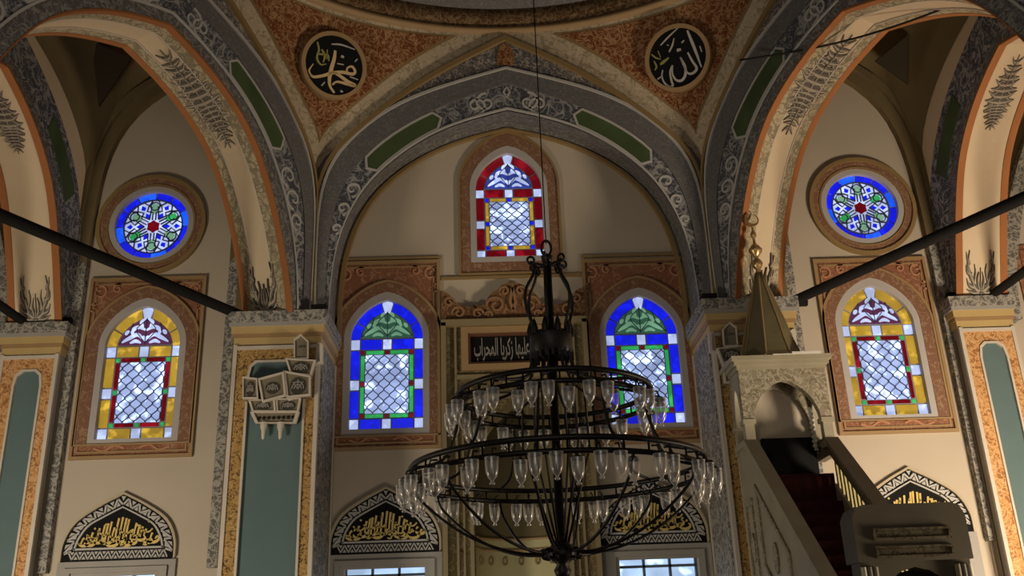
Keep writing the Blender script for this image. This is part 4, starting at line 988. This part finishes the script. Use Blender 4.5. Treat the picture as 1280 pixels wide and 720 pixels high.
b.lathe([(.03, 0), (.05, .03), (.03, .07), (.075, .13), (.09, .18), (.06, .24), (.025, .28), (.05, .32), (.10, .38), (.11, .42), (.07, .48), (.025, .53), (.02, .62), (.045, .66), (.05, .70), (.02, .75), (.015, .82), (0, .84)], (sc[0], sc[1], z0), 14)
fin = b.build('finial', metalg, MBR)
b = MB(); cz = z0+.94; R_ = .115
arc = [(-.3+i*(2*PI-1.2+.0)/24) for i in range(25)]
oc = [(sc[0]+R_*math.cos(PI/2+.35+t), cz+R_*math.sin(PI/2+.35+t)) for t in [i*5.5/24 for i in range(25)]]
ic = [(sc[0]+.015+.088*math.cos(PI/2+.35+t), cz+.02+.088*math.sin(PI/2+.35+t)) for t in [i*5.5/24 for i in range(25)]]
b.band(oc, ic, sc[1]-.02, sc[1]+.02, MF(0)); b.build('crescent', metalg, fin)
# gate
GY = -5.72; gx0, gx1 = 3.36, 4.50
b = MB(); oc = 3.93
go = [(gx0-.03, 2.35), (gx0-.03, 2.80), (gx0+.02, 2.90), (gx0+.10, 2.93), (gx1-.10, 2.93), (gx1-.02, 2.90), (gx1+.03, 2.80), (gx1+.03, 2.35)]
b.plate(go, [], -.06, .32, MF(GY)); b.build('gate_head', mat('shaded_gate', (.065, .050, .024), .6, vary=.3), MBR)  # gate faces away from the light; that shade is put into its colour
b = MB(); b.plate([(gx0, 0), (gx0, 2.36), (gx1, 2.36), (gx1, 0)]+[(gx1-.20, 0), (gx1-.20, 2.02), (gx1-.28, 2.16), (gx1-.42, 2.25), (oc, 2.29), (gx0+.42, 2.25), (gx0+.28, 2.16), (gx0+.20, 2.02), (gx0+.20, 0)], [], 0, .26, MF(GY)); b.build('gate_arch', MT['shaded_gate'], MBR)
b = MB()
for z0_, z1_ in ((2.56, 2.68), (2.38, 2.50)): b.plate(rect(gx0+.16, gx1-.16, z0_-.0, z1_+.0), [rect(gx0+.19, gx1-.19, z0_+.025, z1_-.025)], -.085, -.05, MF(GY)); b.plate(rect(gx0+.20, gx1-.20, z0_+.03, z1_-.03), [], -.07, -.05, MF(GY))
b.build('gate_relief', orn('gate_carving', (.085, .065, .035), (.045, .032, .015), 8, .06, (.11, .09, .05), 14, .04), MBR)  # carving tones darkened for the same shade
for s in (0, 1):
    for k in range(3):
        b = MB(); x = (gx0+.02+k*.06) if s == 0 else (gx1-.02-k*.06); b.lathe([(.03, 0), (.03, 2.3)], (x, GY-.03, 0), 10); b.build('gate_column', mat('pale_column', (.42, .38, .28), .5) if k == 0 and 'pale_column' not in MT else (MT['pale_column'] if k == 0 else sdark), MBR)
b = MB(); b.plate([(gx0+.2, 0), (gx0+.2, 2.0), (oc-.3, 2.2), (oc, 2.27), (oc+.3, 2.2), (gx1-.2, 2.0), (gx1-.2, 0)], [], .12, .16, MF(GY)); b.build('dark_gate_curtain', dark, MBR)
# pipes beside the gate
b = MB(); b.tube([X(1208, 735, -.5)[:1]+(-.5,)+X(1208, 735, -.5)[1:], X(1204, 672, -.5)[:1]+(-.5,)+X(1204, 672, -.5)[1:]], .05, 10); tag(b.build('white_pipe', whitem), 'short white upright pipe right of the minbar gate', 'pipe')
# ------------------------------------------------------------------ chandelier
cxh, cyh = .19, -6.98
CH = empty('chandelier', (cxh, cyh, 2.3), 'big two-tier black iron ring chandelier with clear glass cups', 'chandelier')
def circ3(r, z, n=64): return [(cxh+r*math.cos(2*PI*i/n), cyh+r*math.sin(2*PI*i/n), z) for i in range(n)]
b = MB(); b.tube([(cxh, cyh, 5.5), (cxh, cyh, 17.5)], .0065, 6); b.build('suspension_cable', iron, CH)
b = MB(); b.tube([(cxh, cyh, 2.25), (cxh, cyh, 5.3)], .043, 10); b.lathe([(.0, 5.28), (.05, 5.3), (.06, 5.36), (0, 5.40)], (cxh, cyh, 0), 10); b.build('stem', iron, CH)
b = MB(); b.tube([(cxh+.05*math.cos(t), cyh, 5.45+.085*math.sin(t)) for t in [2*PI*i/20 for i in range(20)]], .014, 6, closed=True); b.build('hanging_loop', iron, CH)
for k in range(6):
    a = 2*PI*k/6+.35; ca, sa = math.cos(a), math.sin(a)
    def q(r, z): return (cxh+r*ca, cyh+r*sa, z)
    b = MB(); b.tube([q(.03, 5.26), q(.12, 5.27), q(.17, 5.25)], .014, 5)
    b.tube([q(.17+.05*(1-.6*t)*math.cos(-1.5+7*t), 5.30+.05*(1-.6*t)*math.sin(-1.5+7*t)) for t in [i/14 for i in range(15)]], .013, 5)
    b.tube([q(.12+.04*(1-.6*t)*math.cos(1.5-7*t), 5.22+.04*(1-.6*t)*math.sin(1.5-7*t)) for t in [i/14 for i in range(15)]], .012, 5)
    b.tube([q(*p) for p in spline([(.12, 5.26), (.17, 5.12), (.245, 4.97), (.25, 4.80), (.19, 4.60), (.17, 4.45)], 5)], .017, 6); b.build('crown_scroll_rod', iron, CH)
b = MB(); b.lathe([(.19, 4.30), (.215, 4.32), (.205, 4.46), (.215, 4.50), (.20, 4.53), (.17, 4.50), (.17, 4.30), (.19, 4.30)], (cxh, cyh, 0), 24)
for k in range(10):
    a = 2*PI*k/10; b.lathe([(.03, 4.5), (.035, 4.56), (.02, 4.62), (0, 4.67)], (cxh+.2*math.cos(a), cyh+.2*math.sin(a), 0), 6)
for k in range(20):
    a = 2*PI*k/20; b.box(cxh+.205*math.cos(a)-.012, cxh+.205*math.cos(a)+.012, cyh+.205*math.sin(a)-.012, cyh+.205*math.sin(a)+.012, 4.26, 4.34)
b.build('crown_drum', iron, CH)
R1, Z1, R2, Z2 = .93, 3.86, 1.37, 3.16
for r, z, nm in ((R1, Z1, 'upper_ring'), (R2, Z2, 'lower_ring')):
    b = MB(); b.tube(circ3(r, z+.05), .027, 6, closed=True); b.tube(circ3(r, z-.06), .025, 6, closed=True)
    for k in range(36):
        a = 2*PI*k/36; b.tube([(cxh+r*math.cos(a), cyh+r*math.sin(a), z-.06), (cxh+r*math.cos(a), cyh+r*math.sin(a), z+.05)], .009, 4)
    b.build(nm, iron, CH)
for k in range(10):
    a = 2*PI*k/10+.1; ca, sa = math.cos(a), math.sin(a)
    def q(r, z): return (cxh+r*ca, cyh+r*sa, z)
    b = MB(); b.tube([q(*p) for p in spline([(.20, 4.32), (.21, 4.20), (.28, 4.08), (.50, 3.99), (.78, 3.95), (R1, Z1+.05)], 5)], .016, 6); b.build('upper_arm', iron, CH)
    b = MB(); b.tube([q(*p) for p in spline([(R1, Z1-.06), (R1+.02, 3.55), (R1+.14, 3.30), (R2, Z2+.05)], 5)], .015, 6); b.build('link_rod', iron, CH)
    b = MB(); b.tube([q(*p) for p in spline([(R2-.01, Z2-.06), (R2-.10, 2.92), (R2-.42, 2.66), (.62, 2.50), (.30, 2.43), (.08, 2.46)], 5)], .014, 6); b.build('lower_arm', iron, CH)
for k in range(6):
    a = 2*PI*k/6+.1
    b = MB(); b.tube([(cxh+.30*math.cos(a), cyh+.30*math.sin(a), 4.06), (cxh+.32*math.cos(a), cyh+.32*math.sin(a), 3.4), (cxh+.06*math.cos(a), cyh+.06*math.sin(a), 2.5)], .012, 5); b.build('inner_rod', iron, CH)
b = MB(); b.lathe([(0, 2.20), (.05, 2.20), (.08, 2.28), (.05, 2.33), (.11, 2.38), (.14, 2.43), (.10, 2.50), (.06, 2.53), (.043, 2.58)], (cxh, cyh, 0), 18)
for k in range(10):
    a = 2*PI*k/10; ca, sa = math.cos(a), math.sin(a)
    b.tube([(cxh+(.15+.052*(1-.4*t)*math.cos(6*t))*ca, cyh+(.15+.052*(1-.4*t)*math.cos(6*t))*sa, 2.42+.052*(1-.4*t)*math.sin(6*t)) for t in [i/14 for i in range(15)]], .013, 5)
b.lathe([(.045, 2.0), (.06, 2.05), (.055, 2.2)], (cxh, cyh, 0), 14)
b.build('hub', iron, CH)
# glass cups
prof = [(.014, -.215), (.025, -.205), (.012, -.190), (.015, -.178), (.036, -.155), (.050, -.115), (.054, -.06), (.057, 0)]
cb = MB(); cb.lathe(prof, (0, 0, 0), 12); cb.lathe([(.057, 0), (.061, .005), (.056, .006), (.052, 0)], (0, 0, 0), 12)
cm = None; rnd = random.Random(7)
brb = MB(); first = True
def cup(r, a, z):
    global cm
    loc = Vector((cxh+r*math.cos(a), cyh+r*math.sin(a), z))
    if cm is None:
        o = cb.build('glass_cup', cupm, CH); cm = o
    else:
        o = cm.copy(); C.objects.link(o)
    o.matrix_parent_inverse = Matrix.Translation(-CH.location); o.location = loc
    brb = MB(); brb.tube([(loc.x-.09*math.cos(a), loc.y-.09*math.sin(a), z+.09), (loc.x-.02*math.cos(a), loc.y-.02*math.sin(a), z+.08), (loc.x, loc.y, z+.02)], .009, 4)
    brb.lathe([(.012, .03), (.045, .012), (.052, 0), (.046, -.015)], tuple(loc), 8)
    brb.build('cup_holder', iron, CH)
def tier(n, r, z, rad2):
    for k in range(n):
        a = 2*PI*(k+.5)/n
        cup(r+.08 if k % 3 else r-.07, a+rnd.uniform(-.02, .02), z-.09+(0 if k % 3 else -.02))
tier(52, R2, Z2, 0); tier(36, R1, Z1, 0)
